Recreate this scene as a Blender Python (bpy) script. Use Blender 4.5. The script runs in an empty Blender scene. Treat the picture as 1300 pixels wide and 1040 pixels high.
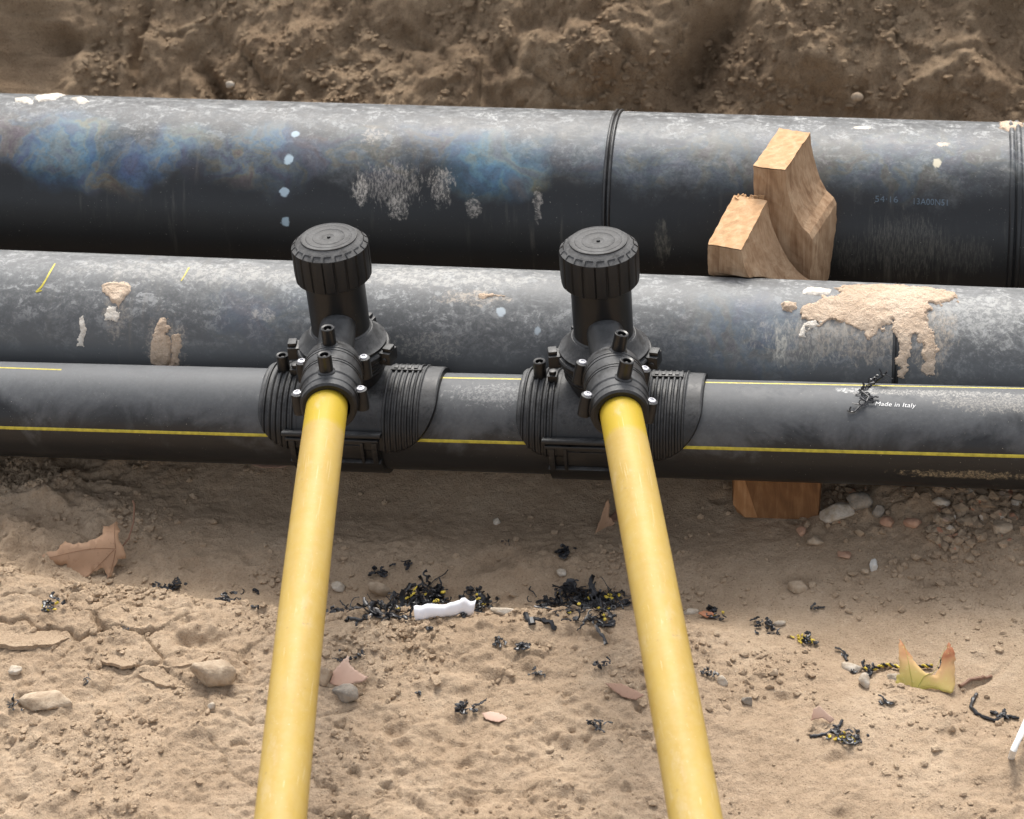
import bpy, bmesh, math, random
import numpy as np
from mathutils import Vector, Matrix
from mathutils.geometry import tessellate_polygon
R_ = math.radians
SC = bpy.context.scene
COL = SC.collection

# ------------------------------------------------------------------ camera
PSI, TH, RHO, DIST, FPX = R_(12), R_(33), 0.0873779799, 2.69814523, 2700.0
F = np.array([-math.sin(PSI)*math.cos(TH), math.cos(PSI)*math.cos(TH), -math.sin(TH)])
_r0 = np.array([math.cos(PSI), math.sin(PSI), 0.0]); _u0 = np.cross(_r0, F)
U = math.cos(RHO)*_u0 + math.sin(RHO)*_r0
R = math.cos(RHO)*_r0 - math.sin(RHO)*_u0
CAM = -DIST*(F*FPX - 17.874233*U)/FPX
cd = bpy.data.cameras.new('camera'); cam = bpy.data.objects.new('camera', cd); COL.objects.link(cam)
m = Matrix(((R[0], U[0], -F[0], CAM[0]), (R[1], U[1], -F[1], CAM[1]), (R[2], U[2], -F[2], CAM[2]), (0, 0, 0, 1)))
cam.matrix_world = m
cd.sensor_width = 36; cd.lens = FPX/1300*36; cd.clip_end = 500; cd.clip_start = .05
cd.dof.use_dof = True; cd.dof.focus_distance = 2.6; cd.dof.aperture_fstop = 10
SC.camera = cam

# ------------------------------------------------------------------ light
SUN_EL, SUN_AZ = R_(51), R_(-6)       # azimuth from +Y towards +X
w = bpy.data.worlds.new('World'); SC.world = w; w.use_nodes = True
nt = w.node_tree; sky = nt.nodes.new('ShaderNodeTexSky'); sky.sky_type = 'NISHITA'; sky.sun_disc = False
sky.sun_elevation = SUN_EL; sky.sun_rotation = SUN_AZ; sky.air_density = 1.0; sky.dust_density = 4.0; sky.ozone_density = .6
hs = nt.nodes.new('ShaderNodeHueSaturation'); hs.inputs['Saturation'].default_value = .3      # thin white overcast
nt.links.new(sky.outputs[0], hs.inputs['Color']); nt.links.new(hs.outputs[0], nt.nodes['Background'].inputs[0]); nt.nodes['Background'].inputs[1].default_value = 0.15
sl = bpy.data.lights.new('sun', 'SUN'); sl.energy = 1.55; sl.angle = R_(17); sl.color = (1, .95, .87)
so = bpy.data.objects.new('sun', sl); COL.objects.link(so)
sd = Vector((math.sin(SUN_AZ)*math.cos(SUN_EL), math.cos(SUN_AZ)*math.cos(SUN_EL), math.sin(SUN_EL)))
so.rotation_euler = (-sd).to_track_quat('-Z', 'Y').to_euler(); so.location = (0, 0, 5)
vs = SC.view_settings; vs.view_transform = 'Standard'; vs.look = 'None'; vs.gamma = 1; vs.use_curve_mapping = False
vs.exposure = 0.93

# ------------------------------------------------------------------ helpers
def ray(x, y):
    return F*FPX + (x-650)*R + (520-y)*U
def un(x, y, z=None, Y=None):
    d = ray(x, y); t = (z-CAM[2])/d[2] if z is not None else (Y-CAM[1])/d[1]
    return CAM + t*d

def h3(ix, iy, iz, s):
    n = (ix*374761393 + iy*668265263 + iz*2147483647 + s*974711) & 0xFFFFFFFF
    n = ((n ^ (n >> 13))*1274126177) & 0xFFFFFFFF
    n = ((n ^ (n >> 16))*2246822519) & 0xFFFFFFFF
    return ((n ^ (n >> 15)) & 0xFFFFFF)/float(0xFFFFFF)
def vn(x, y, z, s=0):
    x = np.asarray(x, float); y = np.asarray(y, float); z = np.asarray(z, float) + x*0
    ix = np.floor(x).astype(np.int64); iy = np.floor(y).astype(np.int64); iz = np.floor(z).astype(np.int64)
    fx = x-ix; fy = y-iy; fz = z-iz
    fx = fx*fx*fx*(fx*(fx*6-15)+10); fy = fy*fy*fy*(fy*(fy*6-15)+10); fz = fz*fz*(3-2*fz)
    def L(dz):
        a = h3(ix, iy, iz+dz, s); b = h3(ix+1, iy, iz+dz, s); c = h3(ix, iy+1, iz+dz, s); d = h3(ix+1, iy+1, iz+dz, s)
        return (a+(b-a)*fx)*(1-fy) + (c+(d-c)*fx)*fy
    return (L(0)*(1-fz) + L(1)*fz)*2-1
def fbm(x, y, z, o=4, s=0, g=.5, l=2.03):
    t = 0; a = 1; n = 0
    for k in range(o):
        t = t + a*vn(x, y, z, s+k*7); n += a; a *= g
        x, y = (x*.8-y*.6)*l, (x*.6+y*.8)*l; z = z*l
    return t/n
def rid(x, y, z, o=4, s=0):
    t = 0; a = 1; n = 0
    for k in range(o):
        t = t + a*(1-2*np.abs(vn(x, y, z, s+k*7))); n += a; a *= .5
        x, y = (x*.8-y*.6)*2.1, (x*.6+y*.8)*2.1; z = z*2.1
    return t/n
def vor(x, y, s=0):
    """cellular noise: nearest distance, second minus first, cell id"""
    x = np.asarray(x, float); y = np.asarray(y, float)
    ix = np.floor(x).astype(np.int64); iy = np.floor(y).astype(np.int64)
    d1 = np.full(x.shape, 9.); d2 = np.full(x.shape, 9.); cid = np.zeros(x.shape)
    for a in (-1, 0, 1):
        for b in (-1, 0, 1):
            cx = ix+a; cy = iy+b
            px = cx+h3(cx, cy, cx*0, s); py = cy+h3(cx, cy, cx*0+1, s)
            d = np.hypot(px-x, py-y); i = h3(cx, cy, cx*0+2, s)
            n = d < d1
            d2 = np.where(n, d1, np.minimum(d2, d)); cid = np.where(n, i, cid); d1 = np.where(n, d, d1)
    return d1, d2-d1, cid
def ss(a, b, x):
    t = np.clip((x-a)/(b-a), 0, 1); return t*t*(3-2*t)
def blob(x, y, px, py, rx, ry, rot=0):
    """soft spot centred where the pixel ray meets the trench floor"""
    p = un(px, py, z=-.14); dx = x-p[0]; dy = y-p[1]; c, s = math.cos(rot), math.sin(rot)
    return np.exp(-(((dx*c+dy*s)/rx)**2 + ((-dx*s+dy*c)/ry)**2))

def mesh_obj(name, verts, faces, mat=None, parent=None, smooth=True, kind=None, uv=None):
    me = bpy.data.meshes.new(name)
    if isinstance(verts, np.ndarray) and isinstance(faces, np.ndarray):
        nv, nf, k = len(verts), len(faces), faces.shape[1]
        me.vertices.add(nv); me.vertices.foreach_set('co', verts.astype(np.float32).ravel())
        me.loops.add(nf*k); me.loops.foreach_set('vertex_index', faces.astype(np.int32).ravel())
        me.polygons.add(nf); me.polygons.foreach_set('loop_start', np.arange(0, nf*k, k, dtype=np.int32))
        me.update(calc_edges=True); me.validate()
        me.polygons.foreach_set('use_smooth', np.full(nf, smooth))
    else:
        me.from_pydata([tuple(v) for v in verts], [], [tuple(f) for f in faces]); me.update()
        me.polygons.foreach_set('use_smooth', [smooth]*len(me.polygons))
    if mat: me.materials.append(mat)
    o = bpy.data.objects.new(name, me); COL.objects.link(o)
    if parent: o.parent = parent
    if kind: o['kind'] = kind
    return o
def tag(o, label, cat, group=None, kind=None):
    o['label'] = label; o['category'] = cat
    if group: o['group'] = group
    if kind: o['kind'] = kind
    return o
def empty(name, loc=(0, 0, 0), rz=0):
    o = bpy.data.objects.new(name, None); COL.objects.link(o); o.location = loc; o.rotation_euler = (0, 0, rz)
    o.empty_display_size = .02
    return o
def grid_faces(nu, nv, wrap_v=False):
    i = np.arange(nu-1)[:, None]; j = np.arange(nv if wrap_v else nv-1)[None, :]
    a = i*nv+j; b = (i+1)*nv+j; c = (i+1)*nv+(j+1) % nv; d = i*nv+(j+1) % nv
    return np.stack([a, b, c, d], -1).reshape(-1, 4)
class MB:
    def __init__(s): s.v = []; s.f = []
    def add(s, v, f):
        n = len(s.v); s.v += [tuple(p) for p in v]; s.f += [tuple(i+n for i in q) for q in f]; return s
    def box(s, c, d, rot=None, bev=.001):
        bm = bmesh.new(); bmesh.ops.create_cube(bm, size=1)
        for v in bm.verts: v.co = Vector((v.co.x*d[0], v.co.y*d[1], v.co.z*d[2]))
        if bev: bmesh.ops.bevel(bm, geom=bm.edges[:], offset=bev, segments=2, profile=.6, affect='EDGES')
        M = Matrix.Translation(c) @ (rot.to_4x4() if rot else Matrix())
        bm.verts.index_update(); s.add([M @ v.co for v in bm.verts], [[v.index for v in f.verts] for f in bm.faces]); bm.free(); return s
    def lathe(s, prof, M=None, n=48, mod=None, cap=True):
        """profile of (radius, height) turned about local Z"""
        M = M or Matrix(); vs_ = []; fs = []
        for k, (r, z) in enumerate(prof):
            for i in range(n):
                a = 2*math.pi*i/n; rr = r*(mod(a, k) if mod else 1)
                vs_.append(M @ Vector((rr*math.cos(a), rr*math.sin(a), z)))
        for k in range(len(prof)-1):
            for i in range(n):
                j = (i+1) % n; fs.append((k*n+i, k*n+j, (k+1)*n+j, (k+1)*n+i))
        if cap:
            fs.append(tuple(range(n))[::-1]); fs.append(tuple((len(prof)-1)*n+i for i in range(n)))
        return s.add(vs_, fs)
    def tube(s, pts, r, n=8, flat=1.0):
        pts = [Vector(p) for p in pts]; vs_ = []; fs = []; N = len(pts)
        rr = r if hasattr(r, '__len__') else [r]*N
        up = Vector((.13, .2, .97)); 
        for k, p in enumerate(pts):
            t = (pts[min(k+1, N-1)]-pts[max(k-1, 0)])
            t = t.normalized() if t.length > 1e-9 else Vector((1, 0, 0))
            a = t.cross(up)
            if a.length < .05: a = t.cross(Vector((1, 0, 0)))
            a.normalize(); b = a.cross(t); up = b
            for i in range(n):
                q = 2*math.pi*i/n; vs_.append(p + (a*math.cos(q) + b*math.sin(q)*flat)*rr[k])
        for k in range(N-1):
            for i in range(n):
                j = (i+1) % n; fs.append((k*n+i, k*n+j, (k+1)*n+j, (k+1)*n+i))
        fs.append(tuple(range(n))[::-1]); fs.append(tuple((N-1)*n+i for i in range(n)))
        return s.add(vs_, fs)
    def build(s, name, mat, parent=None, smooth=True, kind=None, angle=35):
        o = mesh_obj(name, s.v, s.f, mat, parent, smooth, kind)
        if smooth:
            bm = bmesh.new(); bm.from_mesh(o.data); bmesh.ops.recalc_face_normals(bm, faces=bm.faces[:])
            for e in bm.edges:
                if len(e.link_faces) == 2 and e.calc_face_angle(0) > R_(angle): e.smooth = False
            bm.to_mesh(o.data); bm.free()
        return o

# ------------------------------------------------------------------ materials
class NT:
    def __init__(s, name):
        s.m = bpy.data.materials.new(name); s.m.use_nodes = True; s.t = s.m.node_tree; s.b = s.t.nodes['Principled BSDF']
        s.tc = s.t.nodes.new('ShaderNodeTexCoord'); s.obj = s.tc.outputs['Object']; s.uv = s.tc.outputs['UV']
    def n(s, t, **k):
        o = s.t.nodes.new(t)
        for a, b in k.items(): setattr(o, a, b)
        return o
    def put(s, sock, v):
        if isinstance(v, bpy.types.NodeSocket): s.t.links.new(v, sock)
        elif hasattr(v, '__len__') and len(v) == 3 and len(sock.default_value) == 4: sock.default_value = (*v, 1)
        else: sock.default_value = v
    def noise(s, sc, det=4, vec=None, rough=.5, dist=0, off=0, stretch=None):
        v = vec or s.obj
        if off or stretch:
            mp = s.n('ShaderNodeMapping'); s.put(mp.inputs[0], v); mp.inputs[1].default_value = (off, off*.7, off*.3)
            mp.inputs[3].default_value = stretch or (1, 1, 1); v = mp.outputs[0]
        o = s.n('ShaderNodeTexNoise'); s.put(o.inputs['Vector'], v); o.inputs['Scale'].default_value = sc
        o.inputs['Detail'].default_value = det; o.inputs['Roughness'].default_value = rough; o.inputs['Distortion'].default_value = dist
        return o.outputs[0]
    def math(s, op, a, b=0, c=0, clamp=False):
        o = s.n('ShaderNodeMath', operation=op, use_clamp=clamp); s.put(o.inputs[0], a); s.put(o.inputs[1], b); s.put(o.inputs[2], c); return o.outputs[0]
    def step(s, v, a, b, lo=0., hi=1.):
        o = s.n('ShaderNodeMapRange', interpolation_type='SMOOTHSTEP'); s.put(o.inputs[0], v)
        o.inputs[1].default_value = a; o.inputs[2].default_value = b; o.inputs[3].default_value = lo; o.inputs[4].default_value = hi; return o.outputs[0]
    def mix(s, f, a, b, mode='MIX'):
        o = s.n('ShaderNodeMix', data_type='RGBA', blend_type=mode); s.put(o.inputs[0], f); s.put(o.inputs[6], a); s.put(o.inputs[7], b); return o.outputs[2]
    def ramp(s, f, stops):
        o = s.n('ShaderNodeValToRGB'); s.put(o.inputs[0], f); e = o.color_ramp.elements
        while len(e) < len(stops): e.new(.5)
        for i, (p, c) in enumerate(stops): e[i].position = p; e[i].color = (*c, 1)
        return o.outputs[0]
    def bump(s, h, st=.5, d=.001, prev=None):
        o = s.n('ShaderNodeBump'); o.inputs['Strength'].default_value = st; o.inputs['Distance'].default_value = d; s.put(o.inputs['Height'], h)
        if prev: s.put(o.inputs['Normal'], prev)
        return o.outputs[0]
    def vlen(s, v, c, size):
        a = s.n('ShaderNodeVectorMath', operation='SUBTRACT'); s.put(a.inputs[0], v); a.inputs[1].default_value = c
        b = s.n('ShaderNodeVectorMath', operation='DIVIDE'); s.put(b.inputs[0], a.outputs[0]); b.inputs[1].default_value = size
        l = s.n('ShaderNodeVectorMath', operation='LENGTH'); s.put(l.inputs[0], b.outputs[0]); return l.outputs['Value']
    def sep(s, v):
        o = s.n('ShaderNodeSeparateXYZ'); s.put(o.inputs[0], v); return o.outputs
    def out(s, col, rough=.5, nrm=None, spec=.5, metal=0, **k):
        s.put(s.b.inputs['Base Color'], col); s.put(s.b.inputs['Roughness'], rough); s.b.inputs['Specular IOR Level'].default_value = spec
        s.b.inputs['Metallic'].default_value = metal
        if nrm: s.put(s.b.inputs['Normal'], nrm)
        for a, b in k.items(): s.put(s.b.inputs[a.replace('_', ' ')], b)
        return s.m

def earth_mat(name, a, b, c, dark, speck=.5, coarse=0.):
    t = NT(name)
    big = t.noise(7, 5, rough=.6); mid = t.noise(45, 5, rough=.65, off=3); fine = t.noise(420, 3, rough=.7, off=9); fl = t.noise(900, 2, off=5)
    col = t.ramp(t.math('ADD', t.math('MULTIPLY', big, .6), t.math('MULTIPLY', mid, .4)), [(.36, a), (.5, b), (.64, c)])
    col = t.mix(t.step(fine, .46, .74, 0, .55), col, c)
    col = t.mix(t.step(fine, .5, .28, 0, .55), col, dark)
    vo = t.n('ShaderNodeTexVoronoi', feature='F1'); t.put(vo.inputs['Vector'], t.obj); vo.inputs['Scale'].default_value = 260
    wh = t.math('MULTIPLY', t.step(vo.outputs['Distance'], .2, .12), t.step(t.sep(vo.outputs['Color'])[0], .86, .93))
    col = t.mix(t.math('MULTIPLY', wh, speck), col, (.62, .56, .47))
    rd = t.math('MULTIPLY', t.step(vo.outputs['Distance'], .3, .2), t.step(t.sep(vo.outputs['Color'])[1], .9, .95))
    col = t.mix(t.math('MULTIPLY', rd, .8), col, dark)
    h = t.math('ADD', t.math('MULTIPLY', fine, .7), t.math('MULTIPLY', fl, .3))
    cb = t.bump(t.noise(48, 8, rough=.75, off=11), 1.0, .014) if coarse else None
    nb = t.bump(t.noise(130, 4, rough=.75, off=2), .6, .005, cb); nb = t.bump(h, .9, .0022, nb)
    return t.out(col, .95, nb, .15)

M_GROUND = earth_mat('sandy_soil', (.305, .222, .148), (.38, .282, .192), (.455, .348, .245), (.17, .115, .072))
M_BANK = earth_mat('bank_soil', (.30, .206, .128), (.39, .277, .176), (.48, .352, .23), (.13, .085, .055), .3, 1)
M_CLOD = earth_mat('clod_soil', (.32, .232, .155), (.40, .298, .204), (.48, .37, .26), (.24, .165, .105))

def stone_mat(name, a, b, sc=60):
    t = NT(name); n1 = t.noise(sc, 6, rough=.65); n2 = t.noise(sc*6, 3, off=3)
    col = t.ramp(n1, [(.35, a), (.62, b)]); col = t.mix(t.step(n2, .55, .75, 0, .5), col, (.42, .31, .21))
    return t.out(col, .9, t.bump(n2, .6, .0015, t.bump(n1, .6, .004)), .25)
M_STONE = stone_mat('tan_stone', (.27, .20, .135), (.47, .375, .275))
M_GREY = stone_mat('grey_stone', (.17, .15, .125), (.34, .30, .25))
M_WHITE = stone_mat('pale_stone', (.36, .29, .21), (.58, .52, .44))
M_RED = stone_mat('reddish_stone', (.36, .2, .13), (.5, .31, .21))
M_MUD = earth_mat('dried_mud_cake', (.50, .37, .26), (.60, .46, .34), (.70, .57, .44), (.36, .25, .17), .2)
M_CHALK = stone_mat('dried_pale_mud', (.60, .54, .46), (.78, .73, .65), 90)

def plastic(name, base=(.009, .0088, .009), rough=.42, dust=.35, dcol=(.11, .11, .11), spec=.5):
    t = NT(name); n1 = t.noise(38, 5, rough=.65); n2 = t.noise(330, 3, rough=.7, off=4)
    f = t.math('MULTIPLY', t.step(t.math('ADD', t.math('MULTIPLY', n1, .65), t.math('MULTIPLY', n2, .35)), .30, .66), dust)
    nz = t.n('ShaderNodeNewGeometry').outputs['Normal']; up = t.step(t.sep(nz)[2], .3, .85, .03, 1)  # dust on upward faces, with the brightness of the top light painted in
    f = t.math('MULTIPLY', f, up)
    col = t.mix(f, base, dcol)
    sp = t.step(t.noise(700, 2, off=7), .74, .8, 0, .5)
    col = t.mix(sp, col, (.35, .32, .28))
    return t.out(col, t.math('ADD', t.math('MULTIPLY', f, .35), rough), t.bump(n2, .15, .0004), spec)
M_PLASTIC = plastic('moulded_black_plastic', dust=.85, dcol=(.10, .102, .104), rough=.38, spec=.4)
M_CAP = plastic('dusty_toplit_cap_plastic', dust=1.0, dcol=(.135, .134, .132), rough=.5, spec=.35)
M_GLOSS = plastic('terminal_plastic', rough=.3, dust=.15)
M_SHAVE = plastic('black_shaving_plastic', base=(.009, .009, .011), rough=.3, dust=.25, dcol=(.08, .08, .09))

def pipe_mat(name, dust_sheen_col, top_thr, amount, blues=(), smears=(), streak=0., side=.0, chalky=.5, even=.3):
    """black polyethylene with a film of grey dust that also paints in the broad sky sheen; u = metres along, v = metres round from the top towards the camera"""
    t = NT(name); uv = t.uv
    u, v, _ = t.sep(uv)
    n1 = t.noise(9, 6, uv, .62, .6); n2 = t.noise(42, 6, uv, .7, .8, off=3); n3 = t.noise(230, 4, uv, .7, off=8)
    scr = t.math('ADD', t.math('MULTIPLY', t.noise(38, 6, uv, .78, .9, off=12, stretch=(.8, 1.3, 1)), .6), t.math('MULTIPLY', t.noise(150, 4, uv, .75, .5, off=17), .4))
    # dust with the sky highlight painted in thins out from the crown of the pipe downwards; the border wanders
    vb = t.math('ADD', v, t.math('MULTIPLY', t.math('SUBTRACT', n1, .5), .22))
    cover = t.step(vb, top_thr[0], top_thr[1], 1, 0)
    pat = t.math('ADD', t.math('MULTIPLY', n2, .6), t.math('MULTIPLY', n3, .4))
    film = t.math('MULTIPLY', cover, t.step(pat, .36, .68, even, 1))
    lowfilm = t.step(vb, top_thr[1]*.9, top_thr[1]*2.6, side, 0.0)
    base = (.008, .0082, .0088)
    col = t.mix(t.math('MAXIMUM', t.math('MULTIPLY', film, amount), lowfilm), base, dust_sheen_col)
    # pale chalky rubbing, densest on the crown
    ch = t.math('MULTIPLY', t.math('ADD', t.step(scr, .42, .64, 0, .45), t.math('MULTIPLY', t.step(scr, .535, .575, 0, .55), t.step(n1, .38, .6))), t.step(vb, top_thr[0]*.9, top_thr[1]*.85, 1, .0))
    col = t.mix(t.math('MULTIPLY', ch, chalky), col, (.40, .405, .40))
    sp = t.math('MULTIPLY', t.step(t.noise(520, 2, uv, off=5), .70, .78), t.step(n1, .4, .6, .2, .9))
    col = t.mix(sp, col, (.5, .46, .40))
    if streak:
        st = t.noise(1, 5, uv, .6, off=20, stretch=(70, 7, 1)); st2 = t.noise(5, 3, uv, off=31)
        col = t.mix(t.math('MULTIPLY', t.math('MULTIPLY', t.step(st, .54, .72), t.step(st2, .47, .62)), streak), col, (.20, .18, .15))
    rough = t.math('ADD', t.math('MULTIPLY', film, .26), t.math('ADD', .37, t.math('MULTIPLY', ch, .2)))
    for (cu, cv, ru, rv, colr, am) in blues:
        w_ = t.n('ShaderNodeVectorMath', operation='ADD'); wn = t.n('ShaderNodeTexNoise'); t.put(wn.inputs['Vector'], uv); wn.inputs['Scale'].default_value = 11
        wn.inputs['Detail'].default_value = 4
        w2 = t.n('ShaderNodeVectorMath', operation='SCALE'); t.put(w2.inputs[0], wn.outputs['Color']); w2.inputs['Scale'].default_value = .13
        t.put(w_.inputs[0], uv); t.put(w_.inputs[1], w2.outputs[0])
        d = t.vlen(w_.outputs[0], (cu+.065, cv+.065, .065), (ru, rv, 10))
        mk = t.math('MULTIPLY', t.step(d, 1.3, .2), t.step(n2, .3, .62, .55, 1))
        film2 = t.ramp(t.noise(16, 4, w_.outputs[0], .6, 1.2, off=6), [(.30, (.10, .075, .12)), (.42, (.06, .11, .22)), (.50, (.12, .22, .28)), (.58, (.27, .26, .17)), (.66, (.17, .115, .10))])
        col = t.mix(t.math('MULTIPLY', t.math('MULTIPLY', mk, am), t.step(n3, .3, .6, .7, 1)), col, t.mix(.5, colr, film2))
    for (cu, cv, ru, rv, colr, am, sc, st) in smears:
        d = t.vlen(uv, (cu, cv, 0), (ru, rv, 10)); nn = t.noise(sc, 5, uv, .7, .7, off=cu*9+3, stretch=st)
        e = t.math('ADD', d, t.math('MULTIPLY', t.math('SUBTRACT', nn, .5), 2.6))
        mk = t.step(e, .95, .6)
        if max(ru, rv) > .0145: mk = t.math('MULTIPLY', mk, t.step(t.noise(sc*2.6, 5, uv, .75, .6, off=cu*5+1, stretch=st), .44, .60, .12, 1))
        col = t.mix(t.math('MULTIPLY', mk, am), col, colr)
    return t.out(col, rough, t.bump(n3, .12, .0005, t.bump(n2, .08, .001)), .42)

def flat_mat(name, col, rough=.5, var=.15, sc=80, spec=.4, **k):
    t = NT(name); n1 = t.noise(sc, 4); c2 = tuple(x*(1-var) for x in col); c3 = tuple(min(1, x*(1+var)) for x in col)
    return t.out(t.ramp(n1, [(.3, c2), (.7, c3)]), rough, t.bump(n1, .1, .0005), spec, **k)
M_STRIPE = flat_mat('yellow_stripe', (.50, .42, .05), .45, .25, 150)
M_SCREW = flat_mat('bright_steel', (.55, .55, .58), .35, .1, metal=.3, spec=.7)
M_TEXT = flat_mat('white_print', (.75, .75, .74), .5)
M_BLUETEXT = flat_mat('faded_blue_print', (.10, .135, .17), .5)
M_PAPER = flat_mat('white_paper', (.86, .86, .9), .7, .04, 30)
M_BEAD = plastic('weld_bead_plastic', dust=.5, rough=.32, dcol=(.14, .14, .14))
M_YBIT = flat_mat('yellow_shaving', (.62, .47, .06), .5, .3, 200)
M_HOSE = flat_mat('white_hose_plastic', (.72, .72, .70), .4)

def yellow_mat():
    t = NT('yellow_gas_pipe_plastic'); x, y, z = t.sep(t.obj)
    n1 = t.noise(10, 5, rough=.6, stretch=(4, .6, 4)); n2 = t.noise(60, 5, rough=.7, off=4); n3 = t.noise(400, 3, off=8)
    col = t.ramp(n1, [(.35, (.40, .262, .050)), (.65, (.46, .315, .068))])
    fresh = t.step(t.math('ADD', y, t.math('MULTIPLY', n2, .03)), -.262, -.250)       # scraped end by the coupler, free of dust
    dusty = t.mix(t.step(n2, .3, .75, .12, .5), col, (.47, .355, .155))
    col = t.mix(fresh, dusty, (.45, .315, .025))
    sm = t.noise(26, 6, rough=.72, off=15, stretch=(1.6, .7, 1.6)); col = t.mix(t.step(sm, .55, .72, 0, .5), col, (.50, .39, .22))
    br_ = t.math('MULTIPLY', t.step(t.noise(120, 4, rough=.7, off=33), .62, .7), t.step(sm, .4, .6)); col = t.mix(t.math('MULTIPLY', br_, .55), col, (.25, .17, .09))
    sc_ = t.noise(1, 3, rough=.6, off=41, stretch=(420, 9, 420)); col = t.mix(t.step(sc_, .64, .72, 0, .35), col, (.68, .58, .38))
    pale = t.math('MULTIPLY', t.step(n3, .68, .76), .45); col = t.mix(pale, col, (.62, .55, .4))
    return t.out(col, .55, t.bump(n2, .12, .0008), .25)
M_YELLOW = yellow_mat()

def wood_mat(name, a, b, c, sc=1.0):
    t = NT(name); n0 = t.noise(6, 3, dist=.5)
    g = t.noise(30*sc, 6, rough=.65, dist=1.2, stretch=(3.2, 3.2, .35)); f = t.noise(240, 4, rough=.7, off=3, stretch=(2.5, 2.5, .25))
    wv = t.n('ShaderNodeTexWave', wave_type='RINGS', rings_direction='Z'); mp = t.n('ShaderNodeMapping'); t.put(mp.inputs[0], t.obj)
    mp.inputs[1].default_value = (.07, .05, .1); mp.inputs[2].default_value = (.3, .55, 0); t.put(wv.inputs['Vector'], mp.outputs[0])
    wv.inputs['Scale'].default_value = 15*sc; wv.inputs['Distortion'].default_value = 6; wv.inputs['Detail'].default_value = 3; wv.inputs['Detail Scale'].default_value = 2
    k = t.math('ADD', t.math('MULTIPLY', wv.outputs['Fac'], .12), t.math('MULTIPLY', g, .88))
    col = t.ramp(k, [(.25, a), (.5, b), (.72, c)]); col = t.mix(t.step(f, .5, .3, 0, .45), col, a)
    return t.out(col, .8, t.bump(f, .35, .0007), .2)
M_WOODTOP = wood_mat('sawn_pine_end', (.46, .27, .135), (.56, .345, .185), (.64, .43, .26))
M_WOOD = wood_mat('sawn_pine_side', (.23, .13, .07), (.40, .26, .155), (.52, .37, .24))
M_WOODDK = wood_mat('shaded_brown_wood', (.13, .065, .03), (.19, .095, .042), (.26, .14, .065))  # brown wood, its colour darkened for the shade under the front pipe

def leaf_mat(name, stops, vein):
    t = NT(name); n1 = t.noise(22, 4, dist=.4); n2 = t.noise(180, 4, off=3, rough=.7)
    x, y, z = t.sep(t.uv)
    k = t.math('ADD', t.math('MULTIPLY', t.math('SUBTRACT', n1, .5), .8), t.math('ADD', t.math('MULTIPLY', y, .7), t.math('MULTIPLY', x, .32)))
    col = t.ramp(k, stops); col = t.mix(t.step(n2, .56, .72, 0, .6), col, vein)
    m_ = t.out(col, .6, t.bump(n2, .3, .0006), .3); return m_
M_LEAF_YG = leaf_mat('yellow_green_leaf', [(.05, (.36, .33, .07)), (.30, (.52, .41, .13)), (.55, (.58, .36, .17)), (.82, (.34, .13, .06))], (.55, .5, .2))
M_LEAF_BR = leaf_mat('brown_leaf', [(.1, (.27, .155, .09)), (.5, (.40, .25, .155)), (.9, (.50, .30, .18))], (.22, .13, .08))
M_LEAF_PK = leaf_mat('pinkish_dry_leaf', [(.1, (.42, .26, .19)), (.5, (.50, .34, .26)), (.9, (.56, .42, .33))], (.4, .26, .18))
M_LEAF_DK = leaf_mat('dark_wet_leaf', [(.1, (.20, .11, .07)), (.5, (.27, .16, .11)), (.9, (.34, .21, .14))], (.14, .08, .05))

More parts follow.
